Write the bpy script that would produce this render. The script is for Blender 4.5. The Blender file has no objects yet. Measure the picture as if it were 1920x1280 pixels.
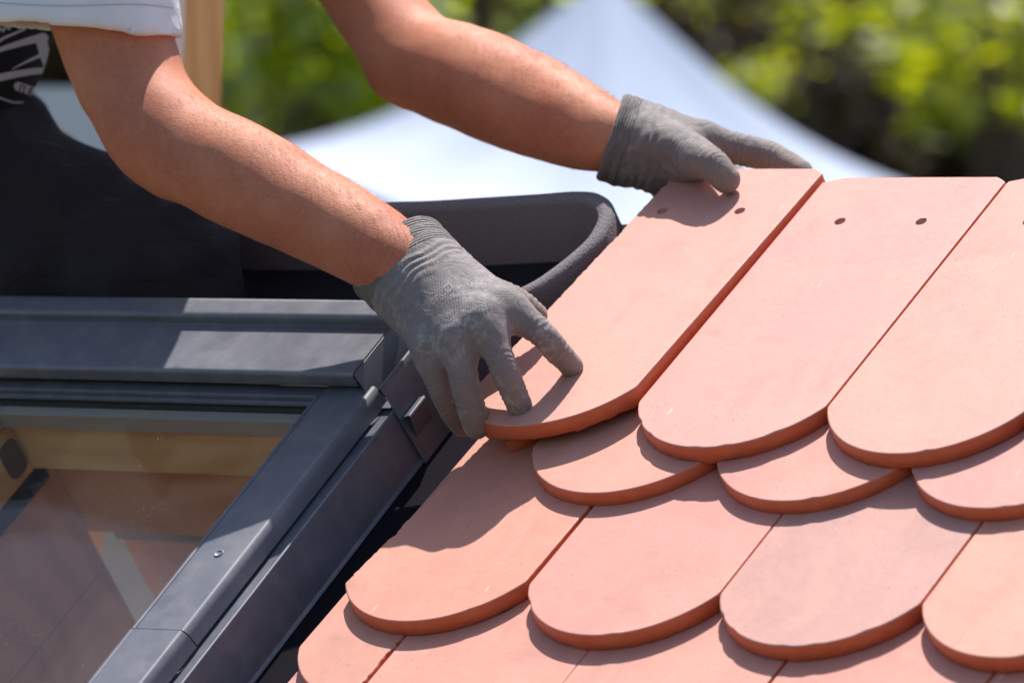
import bpy, bmesh, math, random
import numpy as np
from mathutils import Vector, Matrix
from mathutils.bvhtree import BVHTree
from mathutils.geometry import delaunay_2d_cdt

S = bpy.context.scene
COL = S.collection
R = math.radians

# ------------------------------------------------------------------ camera
RW = np.array([[0.7954403895, 0.6058456112, 0.0150227181],
               [0.0140371870, 0.0063633180, -0.9998812257],
               [-0.6058692467, 0.7955567884, -0.0034427280]])
CW = np.array([2.665775, -3.621170, 0.095907])
FPX = 10647.79
cam_d = bpy.data.cameras.new('camera')
cam = bpy.data.objects.new('camera', cam_d)
COL.objects.link(cam)
S.camera = cam
m = Matrix.Identity(4)
for i in range(3):
    m[i][0], m[i][1], m[i][2], m[i][3] = RW[0][i], -RW[1][i], -RW[2][i], CW[i]
cam.matrix_world = m
cam_d.sensor_width = 36
cam_d.lens = FPX / 1920 * 36
cam_d.clip_start = .1
cam_d.clip_end = 600
cam_d.dof.use_dof = True
cam_d.dof.focus_distance = 4.55
cam_d.dof.aperture_fstop = 7.6

# ------------------------------------------------------------------ light
SUN = Vector((-.17, .30, .93)).normalized()
wd = bpy.data.worlds.new('World')
S.world = wd
wd.use_nodes = True
wt = wd.node_tree
wt.nodes.clear()
wo = wt.nodes.new('ShaderNodeOutputWorld')
wb = wt.nodes.new('ShaderNodeBackground')
sky = wt.nodes.new('ShaderNodeTexSky')
sky.sky_type = 'NISHITA'
sky.sun_disc = False
sky.dust_density = 1.4
sky.sun_elevation = math.asin(SUN.z)
sky.sun_rotation = math.atan2(SUN.x, SUN.y)
wb.inputs[1].default_value = .105
wt.links.new(sky.outputs[0], wb.inputs[0])
wt.links.new(wb.outputs[0], wo.inputs[0])
sl = bpy.data.lights.new('sun', 'SUN')
sl.energy = 4.5
sl.angle = R(.5)
sl.color = (1, .965, .92)
so = bpy.data.objects.new('sun', sl)
COL.objects.link(so)
so.rotation_euler = SUN.to_track_quat('Z', 'Y').to_euler()
so.location = (0, 0, 6)
S.view_settings.view_transform = 'Standard'
S.view_settings.look = 'None'
S.view_settings.exposure = .67
S.view_settings.gamma = 1
S.view_settings.use_curve_mapping = False
S.cycles.max_bounces = 7
S.cycles.transparent_max_bounces = 12
S.cycles.sample_clamp_indirect = 6

# ------------------------------------------------------------------ frames
TP = R(35.5)            # pitch of a tile's face
RP = TP + R(3.5)        # pitch of the roof and the roof window
GZ = -1.6               # ground level


def frm(t, u, v, n):
    c, s = math.cos(t), math.sin(t)
    return Vector((u, v * c - n * s, v * s + n * c))


def tf(u, v, n): return frm(TP, u, v, n)
def rf(u, v, n): return frm(RP, u, v, n)


def at(x, y, d):        # a point seen at (x, y) in the photograph, d metres away along the view
    p = CW + RW.T @ np.array([(x - 960) / FPX * d, (y - 640) / FPX * d, d])
    return Vector(p)


# ------------------------------------------------------------------ helpers
def tag(o, label=None, cat=None, group=None, kind=None):
    if label: o['label'] = label
    if cat: o['category'] = cat
    if group: o['group'] = group
    if kind: o['kind'] = kind
    return o


def obj(name, verts, faces, mat, parent=None, smooth=False, mw=None):
    me = bpy.data.meshes.new(name)
    me.from_pydata([tuple(v) for v in verts], [], faces)
    me.update()
    if smooth: me.polygons.foreach_set('use_smooth', [True] * len(me.polygons))
    if mat: me.materials.append(mat)
    o = bpy.data.objects.new(name, me)
    COL.objects.link(o)
    if parent: o.parent = parent
    if mw is not None: o.matrix_world = mw
    return o


def empty(name, loc=(0, 0, 0)):
    o = bpy.data.objects.new(name, None)
    o.location = loc
    o.empty_display_size = .05
    COL.objects.link(o)
    return o


def put(o, parent):     # parent without moving it
    o.parent = parent
    o.matrix_parent_inverse = Matrix.Translation(parent.location).inverted()
    return o


def box_mesh(fn, a, b, bev=0.0):
    """box in the frame fn between two corners, edges softened by bev"""
    bm = bmesh.new()
    vs = []
    for z in (a[2], b[2]):
        for y in (a[1], b[1]):
            for x in (a[0], b[0]):
                vs.append(bm.verts.new((x, y, z)))
    for f in ((0, 2, 3, 1), (4, 5, 7, 6), (0, 1, 5, 4), (2, 6, 7, 3), (0, 4, 6, 2), (1, 3, 7, 5)):
        bm.faces.new([vs[i] for i in f])
    if bev:
        bmesh.ops.bevel(bm, geom=list(bm.edges), offset=bev, segments=2, affect='EDGES', profile=.5)
    bmesh.ops.recalc_face_normals(bm, faces=bm.faces)
    bm.verts.index_update()
    v = [fn(*p.co) for p in bm.verts]
    f = [[q.index for q in p.verts] for p in bm.faces]
    bm.free()
    return v, f


def wf(x, y, z): return Vector((x, y, z))


def boxo(name, fn, a, b, mat, parent=None, bev=0.0):
    v, f = box_mesh(fn, a, b, bev)
    o = obj(name, v, f, mat)
    if parent: put(o, parent)
    return o


def fillet(pts, r, seg=4):
    out = [Vector(pts[0])]
    for i in range(1, len(pts) - 1):
        p, a, b = Vector(pts[i]), Vector(pts[i - 1]), Vector(pts[i + 1])
        rr = min(r, (a - p).length * .45, (b - p).length * .45)
        p0, p1 = p + (a - p).normalized() * rr, p + (b - p).normalized() * rr
        for k in range(seg + 1):
            t = k / seg
            out.append(p0 * (1 - t) ** 2 + p * 2 * t * (1 - t) + p1 * t * t)
    out.append(Vector(pts[-1]))
    return out


def sheet(name, prof, fn, ends, mat, parent, r=.002, thick=.0009, steps=1, wob=0.0, off=-1):
    """bent sheet metal: profile swept from ends[0] to ends[1]; fn(a, b, s) maps to the world"""
    pr = fillet(prof, r)
    n = len(pr)
    v, f = [], []
    rnd = random.Random(name)
    for k in range(steps + 1):
        s = ends[0] + (ends[1] - ends[0]) * k / steps
        for p in pr:
            v.append(fn(p[0], p[1] + wob * rnd.uniform(-1, 1), s))
    for k in range(steps):
        for i in range(n - 1):
            f.append((k * n + i, k * n + i + 1, (k + 1) * n + i + 1, (k + 1) * n + i))
    o = obj(name, v, f, mat, None, True)
    md = o.modifiers.new('thickness', 'SOLIDIFY')
    md.thickness = thick
    md.offset = off
    es = o.modifiers.new('edges', 'EDGE_SPLIT')
    es.split_angle = R(50)
    put(o, parent)
    return o


# ------------------------------------------------------------------ signed distance bodies
def cone(P, a, b, ra, rb):
    a = np.asarray(a, np.float32); b = np.asarray(b, np.float32)
    ab = b - a
    L2 = float(ab @ ab) + 1e-12
    t = np.clip(((P - a) @ ab) / L2, 0, 1)
    q = P - (a + t[..., None] * ab)
    return np.sqrt((q * q).sum(-1)) - (ra + (rb - ra) * t)


def smin(a, b, k):
    h = np.maximum(k - np.abs(a - b), 0) / k
    return np.minimum(a, b) - h * h * k * .25


def chain(P, pts, rs, k=.004, sub=4):
    # Catmull-Rom through joints and radii so the limb bends without steps
    Q = np.array([[*p, r] for p, r in zip(pts, rs)])
    n = len(Q)
    F = []
    for i in range(n - 1):
        p0, p1, p2, p3 = Q[max(i - 1, 0)], Q[i], Q[i + 1], Q[min(i + 2, n - 1)]
        for t in (np.arange(sub) / sub):
            F.append(.5 * (2 * p1 + (p2 - p0) * t + (2 * p0 - 5 * p1 + 4 * p2 - p3) * t * t + (3 * p1 - p0 - 3 * p2 + p3) * t ** 3))
    F.append(Q[-1])
    if P.ndim == 4:         # a block of the grid: far chains need no detail
        mid = P.reshape(-1, 3).mean(0)
        rb = float(np.linalg.norm(P[0, 0, 0] - P[-1, -1, -1])) / 2
        if rb < .2:
            far = min(float(cone(mid[None], a[:3], b[:3], a[3], b[3])[0]) for a, b in zip(F[:-1], F[1:]))
            if far - rb > (.03 if rb < .025 else .09): return np.full(P.shape[:3], far - rb, np.float32)
    d = None
    for a, b in zip(F[:-1], F[1:]):
        c = cone(P, a[:3], b[:3], a[3], b[3])
        d = c if d is None else np.minimum(d, c)
    return d


def surface(fn, lo, hi, h, margin=.012):
    """naive surface nets of fn < 0 on a grid of step h"""
    lo = np.asarray(lo, float); hi = np.asarray(hi, float)
    n = np.ceil((hi - lo) / h).astype(int) + 1
    ax = [lo[i] + h * np.arange(n[i]) for i in range(3)]
    D = np.empty(n, np.float32)
    B = 14
    nb = -(-n // B)
    cen = [lo[i] + h * (np.arange(nb[i]) * B + (B - 1) / 2) for i in range(3)]
    dc = fn(np.stack(np.meshgrid(*cen, indexing='ij'), -1).astype(np.float32))
    lim = h * B * .87 + margin
    for i in range(nb[0]):
        for j in range(nb[1]):
            for q in range(nb[2]):
                sl_ = tuple(slice(a * B, min((a + 1) * B, n[b])) for b, a in enumerate((i, j, q)))
                if abs(dc[i, j, q]) > lim: D[sl_] = dc[i, j, q]
                else: D[sl_] = fn(np.stack(np.meshgrid(ax[0][sl_[0]], ax[1][sl_[1]], ax[2][sl_[2]], indexing='ij'), -1).astype(np.float32))
    for s in ((0, slice(None), slice(None)), (-1, slice(None), slice(None)), (slice(None), 0, slice(None)),
              (slice(None), -1, slice(None)), (slice(None), slice(None), 0), (slice(None), slice(None), -1)):
        D[s] = np.maximum(D[s], h * .5)
    I = D < 0
    cn = n - 1
    acc = np.zeros(tuple(cn) + (3,), np.float32)
    cnt = np.zeros(tuple(cn), np.int16)
    E = [(0, 0, 0), (0, 0, 1), (0, 1, 0), (0, 1, 1), (1, 0, 0), (1, 0, 1), (1, 1, 0), (1, 1, 1)]
    def sub(A, o): return A[o[0]:o[0] + cn[0], o[1]:o[1] + cn[1], o[2]:o[2] + cn[2]]
    for a in E:
        for k in range(3):
            if a[k]: continue
            b = list(a); b[k] = 1
            da, db = sub(D, a), sub(D, b)
            w = np.nonzero((da < 0) != (db < 0))
            if not len(w[0]): continue
            t = da[w] / (da[w] - db[w])
            p = np.tile(np.array(a, np.float32), (len(t), 1))
            p[:, k] = t
            acc[w] += p
            cnt[w] += 1
    cells = np.nonzero(cnt)
    idx = np.full(tuple(cn), -1, np.int32)
    idx[cells] = np.arange(len(cells[0]))
    V = lo + (np.stack(cells, 1) + acc[cells] / cnt[cells][:, None]) * h
    Q = []
    for k in range(3):
        o1, o2 = [(1, 2), (2, 0), (0, 1)][k]
        sl0 = [slice(1, cn[0]), slice(1, cn[1]), slice(1, cn[2])]
        sl0[k] = slice(0, cn[k])
        sl1 = list(sl0); sl1[k] = slice(1, cn[k] + 1)
        A, B = I[tuple(sl0)], I[tuple(sl1)]
        for flip, M in ((False, A & ~B), (True, B & ~A)):
            w = np.stack(np.nonzero(M), 1)
            if not len(w): continue
            base = w.copy()
            for j in range(3):
                if j != k: base[:, j] += 1
            def c(d1, d2):
                q = base.copy(); q[:, o1] -= d1; q[:, o2] -= d2
                return idx[q[:, 0], q[:, 1], q[:, 2]]
            q = np.stack([c(1, 1), c(0, 1), c(0, 0), c(1, 0)], 1)
            Q.append(q[:, ::-1] if flip else q)
    return V, np.concatenate(Q)


def relax(V, Q, it=2, lam=.5):
    e = np.concatenate([Q[:, [0, 1]], Q[:, [1, 2]], Q[:, [2, 3]], Q[:, [3, 0]]])
    for _ in range(it):
        s = np.zeros_like(V); c = np.zeros(len(V))
        for i in range(3):
            s[:, i] = np.bincount(e[:, 0], V[e[:, 1], i], len(V)) + np.bincount(e[:, 1], V[e[:, 0], i], len(V))
        c = np.bincount(e[:, 0], minlength=len(V)) + np.bincount(e[:, 1], minlength=len(V))
        V = V + lam * (s / c[:, None] - V)
    return V


def normals(V, Q):
    fn = np.cross(V[Q[:, 2]] - V[Q[:, 0]], V[Q[:, 3]] - V[Q[:, 1]])
    N = np.zeros_like(V)
    for k in range(4):
        for i in range(3):
            N[:, i] += np.bincount(Q[:, k], fn[:, i], len(V))
    return N / (np.linalg.norm(N, axis=1)[:, None] + 1e-12)


_rs = np.random.RandomState(5)
_ND = _rs.normal(size=(14, 3)); _ND /= np.linalg.norm(_ND, axis=1)[:, None]
_NP = _rs.uniform(0, 6.28, 14)


def wavy(V, fr_):       # smooth pseudo noise, about -1..1
    s = 0
    for i in range(14):
        s = s + np.sin(V @ (_ND[i] * fr_ * (1 + .09 * i)) * 6.283 + _NP[i] + 2 * np.sin(V @ _ND[(i + 3) % 14] * fr_ * 2.5))
    return s / 5.0


def body_obj(name, V, Q, mat, parent):
    me = bpy.data.meshes.new(name)
    me.vertices.add(len(V)); me.vertices.foreach_set('co', V.astype(np.float32).ravel())
    me.loops.add(len(Q) * 4); me.loops.foreach_set('vertex_index', Q.astype(np.int32).ravel())
    me.polygons.add(len(Q))
    me.polygons.foreach_set('loop_start', np.arange(0, len(Q) * 4, 4, dtype=np.int32))
    me.polygons.foreach_set('use_smooth', np.ones(len(Q), bool))
    me.update(calc_edges=True); me.validate()
    me.materials.append(mat)
    o = bpy.data.objects.new(name, me)
    COL.objects.link(o)
    if parent: put(o, parent)
    return o


# ------------------------------------------------------------------ materials
def mat(name, col=(.5, .5, .5), rough=.6, metal=0.0, spec=.5):
    mt = bpy.data.materials.new(name)
    mt.use_nodes = True
    b = mt.node_tree.nodes['Principled BSDF']
    b.inputs['Base Color'].default_value = (*col, 1)
    b.inputs['Roughness'].default_value = rough
    b.inputs['Metallic'].default_value = metal
    b.inputs['Specular IOR Level'].default_value = spec
    return mt


class NT:
    def __init__(s, mt):
        s.t = mt.node_tree; s.b = s.t.nodes['Principled BSDF']; s.mt = mt
        s.tc = s.t.nodes.new('ShaderNodeTexCoord')

    def n(s, ty, **kw):
        x = s.t.nodes.new(ty)
        for k, v in kw.items(): setattr(x, k, v)
        return x

    def l(s, a, b): s.t.links.new(a, b)

    def noise(s, scale, detail=4, rough=.55, vec=None, dist=0):
        x = s.n('ShaderNodeTexNoise')
        x.inputs['Scale'].default_value = scale; x.inputs['Detail'].default_value = detail
        x.inputs['Roughness'].default_value = rough; x.inputs['Distortion'].default_value = dist
        s.l(vec or s.tc.outputs['Object'], x.inputs['Vector'])
        return x.outputs['Fac']

    def ramp(s, fac, stops):
        x = s.n('ShaderNodeValToRGB')
        e = x.color_ramp.elements
        while len(e) < len(stops): e.new(.5)
        for el, (p, c) in zip(e, stops):
            el.position = p
            el.color = (*c, 1) if len(c) == 3 else c
        s.l(fac, x.inputs['Fac'])
        return x.outputs['Color']

    def mix(s, fac, a, b, mode='MIX'):
        x = s.n('ShaderNodeMix', data_type='RGBA', blend_type=mode)
        for sock, val in ((x.inputs[0], fac), (x.inputs[6], a), (x.inputs[7], b)):
            if hasattr(val, 'is_linked'): s.l(val, sock)
            elif isinstance(val, (int, float)): sock.default_value = val
            else: sock.default_value = (*val, 1)
        return x.outputs[2]

    def math(s, op, a, b=0.0):
        x = s.n('ShaderNodeMath', operation=op)
        for sock, val in ((x.inputs[0], a), (x.inputs[1], b)):
            if hasattr(val, 'is_linked'): s.l(val, sock)
            else: sock.default_value = val
        return x.outputs[0]

    def bump(s, h, strength=.3, dist=.001, prev=None):
        x = s.n('ShaderNodeBump')
        x.inputs['Strength'].default_value = strength
        x.inputs['Distance'].default_value = dist
        s.l(h, x.inputs['Height'])
        if prev: s.l(prev, x.inputs['Normal'])
        return x.outputs['Normal']

    def vec(s, scale, src='Object'):
        x = s.n('ShaderNodeMapping')
        x.inputs['Scale'].default_value = scale
        s.l(s.tc.outputs[src], x.inputs['Vector'])
        return x.outputs['Vector']

    def col(s, c): s.l(c, s.b.inputs['Base Color'])
    def rough(s, r): s.l(r, s.b.inputs['Roughness'])
    def nor(s, x): s.l(x, s.b.inputs['Normal'])


def clay_mat():
    mt = mat('clay', (.5, .2, .14), .5, 0, .5)
    k = NT(mt)
    oi = k.n('ShaderNodeObjectInfo')
    wn = k.n('ShaderNodeTexWhiteNoise', noise_dimensions='1D')
    k.l(oi.outputs['Random'], wn.inputs['W'])
    mp = k.n('ShaderNodeVectorMath', operation='MULTIPLY_ADD')
    mp.inputs[1].default_value = (1, 1, 1)
    k.l(k.tc.outputs['Object'], mp.inputs[0])
    k.l(wn.outputs['Color'], mp.inputs[2])
    V = mp.outputs[0]
    base = oi.outputs['Color']
    sm = k.n('ShaderNodeMapping'); sm.inputs['Scale'].default_value = (10, 5, 10); k.l(V, sm.inputs['Vector'])
    c = k.mix(k.ramp(k.noise(1.0, 5, .6, sm.outputs[0], 1.2), [(.35, (0, 0, 0)), (.72, (1, 1, 1))]), base, k.mix(.5, base, (.70, .33, .23)))
    sm2 = k.n('ShaderNodeMapping'); sm2.inputs['Scale'].default_value = (26, 7, 10); sm2.inputs['Rotation'].default_value = (0, 0, .5); k.l(V, sm2.inputs['Vector'])
    c = k.mix(k.math('MULTIPLY', k.ramp(k.noise(1.0, 4, .6, sm2.outputs[0], .8), [(.6, (0, 0, 0)), (.78, (1, 1, 1))]), .35), c, (.66, .35, .28))
    # fine grain
    c = k.mix(k.math('MULTIPLY', k.ramp(k.noise(900, 3, .7, V), [(.3, (0, 0, 0)), (.7, (1, 1, 1))]), .16), c, (.42, .17, .11))
    # dark specks
    vo = k.n('ShaderNodeTexVoronoi'); vo.inputs['Scale'].default_value = 190; k.l(V, vo.inputs['Vector'])
    sp = k.math('MULTIPLY', k.math('LESS_THAN', vo.outputs['Distance'], .12), k.math('GREATER_THAN', k.noise(11, 3, .6, V), .53))
    c = k.mix(k.math('MULTIPLY', sp, .75), c, (.13, .06, .05))
    # smoky stains left by handling and firing
    c = k.mix(k.math('MULTIPLY', k.ramp(k.noise(16, 6, .68, V, .6), [(.52, (0, 0, 0)), (.74, (1, 1, 1))]), .45), c, (.36, .165, .13))
    # pale scratches
    ms = k.n('ShaderNodeMapping'); ms.inputs['Scale'].default_value = (220, 24, 60); ms.inputs['Rotation'].default_value = (0, 0, -.7); k.l(V, ms.inputs['Vector'])
    sc = k.math('MULTIPLY', k.math('GREATER_THAN', k.noise(1.0, 2, .6, ms.outputs[0]), .67), k.math('GREATER_THAN', k.noise(17, 2, .5, V), .66))
    c = k.mix(k.math('MULTIPLY', sc, .5), c, (.78, .52, .40))
    # sides: warm bounced shade painted as richer orange; raw clay on cut edges
    ge = k.n('ShaderNodeSeparateXYZ'); k.l(k.tc.outputs['Normal'], ge.inputs[0])
    side = k.math('LESS_THAN', ge.outputs['Z'], .55)
    edge = k.mix(k.ramp(k.noise(70, 4, .6, V), [(.3, (0, 0, 0)), (.7, (1, 1, 1))]), (.64, .125, .045), (.70, .165, .068))
    c = k.mix(side, c, edge)
    k.col(c)
    h = k.math('ADD', k.noise(1400, 2, .6, V), k.math('MULTIPLY', k.noise(90, 4, .6, V), 1.6))
    b1 = k.bump(k.noise(9, 3, .5, V), .35, .004)
    k.nor(k.bump(h, .35, .0005, b1))
    k.rough(k.ramp(k.noise(30, 4, .6, V), [(.3, (.48,) * 3), (.7, (.60,) * 3)]))
    k.b.inputs['Sheen Weight'].default_value = .05
    k.b.inputs['Sheen Roughness'].default_value = .5
    return mt


def metal_mat(name='coated_metal', col=(.098, .101, .128), r=.44):
    mt = mat(name, col, r, 0, 1.0)
    k = NT(mt)
    k.col(k.mix(k.noise(6, 4), tuple(c * .88 for c in col), tuple(c * 1.15 for c in col)))
    dust = k.math('MULTIPLY', k.ramp(k.noise(40, 6, .7), [(.45, (0, 0, 0)), (.75, (1, 1, 1))]), .24)
    sv = k.n('ShaderNodeTexVoronoi'); sv.inputs['Scale'].default_value = 170; k.l(k.tc.outputs['Object'], sv.inputs['Vector'])
    speck = k.math('MULTIPLY', k.math('LESS_THAN', sv.outputs['Distance'], .05), k.math('GREATER_THAN', k.noise(9, 2), .55))
    d = k.math('MAXIMUM', dust, k.math('MULTIPLY', speck, .55))
    k.l(k.mix(d, k.b.inputs['Base Color'].links[0].from_socket, (.36, .33, .30)), k.b.inputs['Base Color'])
    k.rough(k.ramp(k.noise(18, 6, .7), [(.3, (r - .07,) * 3), (.7, (r + .12,) * 3)]))
    k.nor(k.bump(k.noise(14, 3), .10, .003, k.bump(k.noise(900, 2), .06, .0003)))
    return mt


def wood_mat(name, c0, c1, scale=1.0, axis=(1, 12, 12), rough=.5):
    mt = mat(name, c0, rough)
    k = NT(mt)
    v = k.vec(tuple(a * scale for a in axis))
    w = k.n('ShaderNodeTexWave', wave_type='BANDS', bands_direction='DIAGONAL')
    w.inputs['Scale'].default_value = 1.1; w.inputs['Distortion'].default_value = 7; w.inputs['Detail'].default_value = 3
    w.inputs['Detail Scale'].default_value = 1.2
    k.l(v, w.inputs['Vector'])
    c = k.mix(k.ramp(w.outputs['Fac'], [(.15, (0, 0, 0)), (.9, (1, 1, 1))]), c0, c1)
    c = k.mix(k.math('MULTIPLY', k.noise(60, 4, .6, v), .4), c, tuple(x * .72 for x in c0))
    k.col(c)
    k.nor(k.bump(k.noise(30, 4, .6, v), .12, .0006))
    return mt


def skin_mat():
    mt = mat('skin', (.52, .235, .15), .5, 0, .36)
    k = NT(mt)
    c = k.mix(k.ramp(k.noise(16, 6, .62), [(.32, (0, 0, 0)), (.70, (1, 1, 1))]), (.62, .235, .125), (.47, .13, .065))
    c = k.mix(k.math('MULTIPLY', k.ramp(k.noise(260, 3, .7), [(.45, (0, 0, 0)), (.7, (1, 1, 1))]), .3), c, (.60, .31, .22))
    vo = k.n('ShaderNodeTexVoronoi'); vo.inputs['Scale'].default_value = 75; k.l(k.tc.outputs['Object'], vo.inputs['Vector'])
    fk = k.math('MULTIPLY', k.math('LESS_THAN', vo.outputs['Distance'], .10), k.math('GREATER_THAN', k.noise(11), .52))
    c = k.mix(k.math('MULTIPLY', fk, .35), c, (.25, .09, .05))
    k.col(c)
    k.b.inputs['Subsurface Weight'].default_value = .08
    k.b.inputs['Subsurface Radius'].default_value = (.9, .3, .15)
    k.b.inputs['Subsurface Scale'].default_value = .008
    v2 = k.n('ShaderNodeTexVoronoi'); v2.inputs['Scale'].default_value = 1100; k.l(k.tc.outputs['Object'], v2.inputs['Vector'])
    h = k.math('ADD', k.math('MULTIPLY', v2.outputs['Distance'], .8), k.noise(420, 3, .6))
    k.nor(k.bump(h, .45, .0006, k.bump(k.noise(130, 4, .6), .14, .0009)))
    k.rough(k.ramp(k.noise(60, 3), [(.3, (.54,) * 3), (.7, (.66,) * 3)]))
    return mt


def glove_mat(name, c0, c1, dusty, tips, ca, cax, clen):
    """c0/c1 knit and coating, pale dust by noise, brownish soiling near the finger tips (a list of points)"""
    mt = mat(name, c0, .72, 0, .3)
    k = NT(mt)
    c = k.mix(k.ramp(k.noise(55, 5, .6), [(.3, (0, 0, 0)), (.72, (1, 1, 1))]), c0, c1)
    prev = None
    for p in tips:
        vm = k.n('ShaderNodeVectorMath', operation='DISTANCE')
        k.l(k.tc.outputs['Object'], vm.inputs[0]); vm.inputs[1].default_value = p
        prev = vm.outputs['Value'] if prev is None else k.math('MINIMUM', prev, vm.outputs['Value'])
    f = k.math('ADD', prev, k.math('MULTIPLY', k.noise(60, 4), .03))
    soil = k.ramp(k.math('MULTIPLY', f, 12.0), [(.25, (1, 1, 1)), (.75, (0, 0, 0))])
    c = k.mix(k.math('MULTIPLY', soil, .75), c, (.27, .195, .16))
    ds = k.math('MULTIPLY', k.ramp(k.noise(130, 6, .75), [(.47, (0, 0, 0)), (.66, (1, 1, 1))]), k.ramp(k.noise(26, 3), [(.42, (0, 0, 0)), (.62, (1, 1, 1))]))
    c = k.mix(k.math('MULTIPLY', ds, .55), c, dusty)
    k.col(c)
    # knit: rows of fine loops
    w = k.n('ShaderNodeTexWave', wave_type='BANDS', bands_direction='X'); w.inputs['Scale'].default_value = 150; w.inputs['Distortion'].default_value = 1.5
    w.inputs['Detail Scale'].default_value = 20
    rot = k.n('ShaderNodeMapping'); rot.inputs['Rotation'].default_value = (.4, .5, .3); k.l(k.tc.outputs['Object'], rot.inputs['Vector']); k.l(rot.outputs[0], w.inputs['Vector'])
    w2 = k.n('ShaderNodeTexWave', wave_type='BANDS', bands_direction='Z'); w2.inputs['Scale'].default_value = 190; w2.inputs['Distortion'].default_value = 1.5
    w2.inputs['Detail Scale'].default_value = 20; k.l(rot.outputs[0], w2.inputs['Vector'])
    h = k.math('ADD', k.math('ADD', w.outputs['Fac'], k.math('MULTIPLY', w2.outputs['Fac'], .8)), k.math('MULTIPLY', k.noise(500, 4, .7), 1.2))
    # ribbing of the cuff, rows round the wrist
    sb = k.n('ShaderNodeVectorMath', operation='SUBTRACT'); k.l(k.tc.outputs['Object'], sb.inputs[0]); sb.inputs[1].default_value = ca
    dt = k.n('ShaderNodeVectorMath', operation='DOT_PRODUCT'); k.l(sb.outputs[0], dt.inputs[0]); dt.inputs[1].default_value = cax
    sv = k.math('ADD', dt.outputs['Value'], k.math('MULTIPLY', k.noise(35, 2), .004))
    inc = k.math('LESS_THAN', sv, clen)
    rb = k.math('MULTIPLY', k.math('SINE', k.math('MULTIPLY', sv, 6.283 / .0024)), inc)
    k.col(k.mix(k.math('MULTIPLY', k.math('LESS_THAN', rb, -.35), .45), k.b.inputs['Base Color'].links[0].from_socket, tuple(x * .45 for x in c0)))
    k.nor(k.bump(rb, .8, .0009, k.bump(h, .42, .0006, k.bump(k.noise(60, 5, .6, None, 1.5), .7, .0026))))
    k.b.inputs['Sheen Weight'].default_value = .12
    return mt


def cloth_mat(name, c0, c1, rough=.85, wr=.3, scale=14):
    mt = mat(name, c0, rough, 0, .2)
    k = NT(mt)
    k.col(k.mix(k.noise(18, 4), c0, c1))
    k.nor(k.bump(k.noise(1100, 2), .25, .0004, k.bump(k.noise(scale, 4, .5, k.vec((1, 1, 2.2)), .8), wr, .01)))
    k.b.inputs['Sheen Weight'].default_value = .02
    return mt


def glass_mat():
    mt = bpy.data.materials.new('window_glass')
    mt.use_nodes = True
    t = mt.node_tree
    t.nodes.clear()
    o = t.nodes.new('ShaderNodeOutputMaterial'); mx = t.nodes.new('ShaderNodeMixShader')
    tr = t.nodes.new('ShaderNodeBsdfTransparent'); gl = t.nodes.new('ShaderNodeBsdfGlossy')
    tr.inputs[0].default_value = (.985, .99, .988, 1)
    gl.inputs['Roughness'].default_value = .01
    # Schlick reflectance of a thin pane, the same from both sides
    ge = t.nodes.new('ShaderNodeNewGeometry'); dp = t.nodes.new('ShaderNodeVectorMath'); dp.operation = 'DOT_PRODUCT'
    ab = t.nodes.new('ShaderNodeMath'); ab.operation = 'ABSOLUTE'
    om = t.nodes.new('ShaderNodeMath'); om.operation = 'SUBTRACT'; om.inputs[0].default_value = 1
    pw_ = t.nodes.new('ShaderNodeMath'); pw_.operation = 'POWER'; pw_.inputs[1].default_value = 5
    fr_ = t.nodes.new('ShaderNodeMath'); fr_.operation = 'MULTIPLY_ADD'; fr_.inputs[1].default_value = .6; fr_.inputs[2].default_value = .022
    t.links.new(ge.outputs['Incoming'], dp.inputs[0]); t.links.new(ge.outputs['Normal'], dp.inputs[1])
    t.links.new(dp.outputs['Value'], ab.inputs[0]); t.links.new(ab.outputs[0], om.inputs[1]); t.links.new(om.outputs[0], pw_.inputs[0]); t.links.new(pw_.outputs[0], fr_.inputs[0])
    # dust speckles on the pane
    df = t.nodes.new('ShaderNodeBsdfDiffuse'); df.inputs[0].default_value = (.6, .55, .5, 1)
    m2 = t.nodes.new('ShaderNodeMixShader'); vo = t.nodes.new('ShaderNodeTexVoronoi'); tc = t.nodes.new('ShaderNodeTexCoord')
    vo.inputs['Scale'].default_value = 190
    lt = t.nodes.new('ShaderNodeMath'); lt.operation = 'LESS_THAN'; lt.inputs[1].default_value = .085
    no = t.nodes.new('ShaderNodeTexNoise'); no.inputs['Scale'].default_value = 16; no.inputs['Detail'].default_value = 6
    gt = t.nodes.new('ShaderNodeMath'); gt.operation = 'GREATER_THAN'; gt.inputs[1].default_value = .52
    mu = t.nodes.new('ShaderNodeMath'); mu.operation = 'MULTIPLY'
    ad = t.nodes.new('ShaderNodeMath'); ad.operation = 'MULTIPLY_ADD'; ad.inputs[1].default_value = .55; ad.inputs[2].default_value = .012
    L = t.links.new
    L(tc.outputs['Object'], vo.inputs['Vector']); L(tc.outputs['Object'], no.inputs['Vector'])
    L(vo.outputs['Distance'], lt.inputs[0]); L(no.outputs['Fac'], gt.inputs[0]); L(lt.outputs[0], mu.inputs[0]); L(gt.outputs[0], mu.inputs[1])
    L(mu.outputs[0], ad.inputs[0])
    L(fr_.outputs[0], mx.inputs[0]); L(tr.outputs[0], mx.inputs[1]); L(gl.outputs[0], mx.inputs[2])
    L(ad.outputs[0], m2.inputs[0]); L(mx.outputs[0], m2.inputs[1]); L(df.outputs[0], m2.inputs[2])
    L(m2.outputs[0], o.inputs['Surface'])
    return mt


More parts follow.
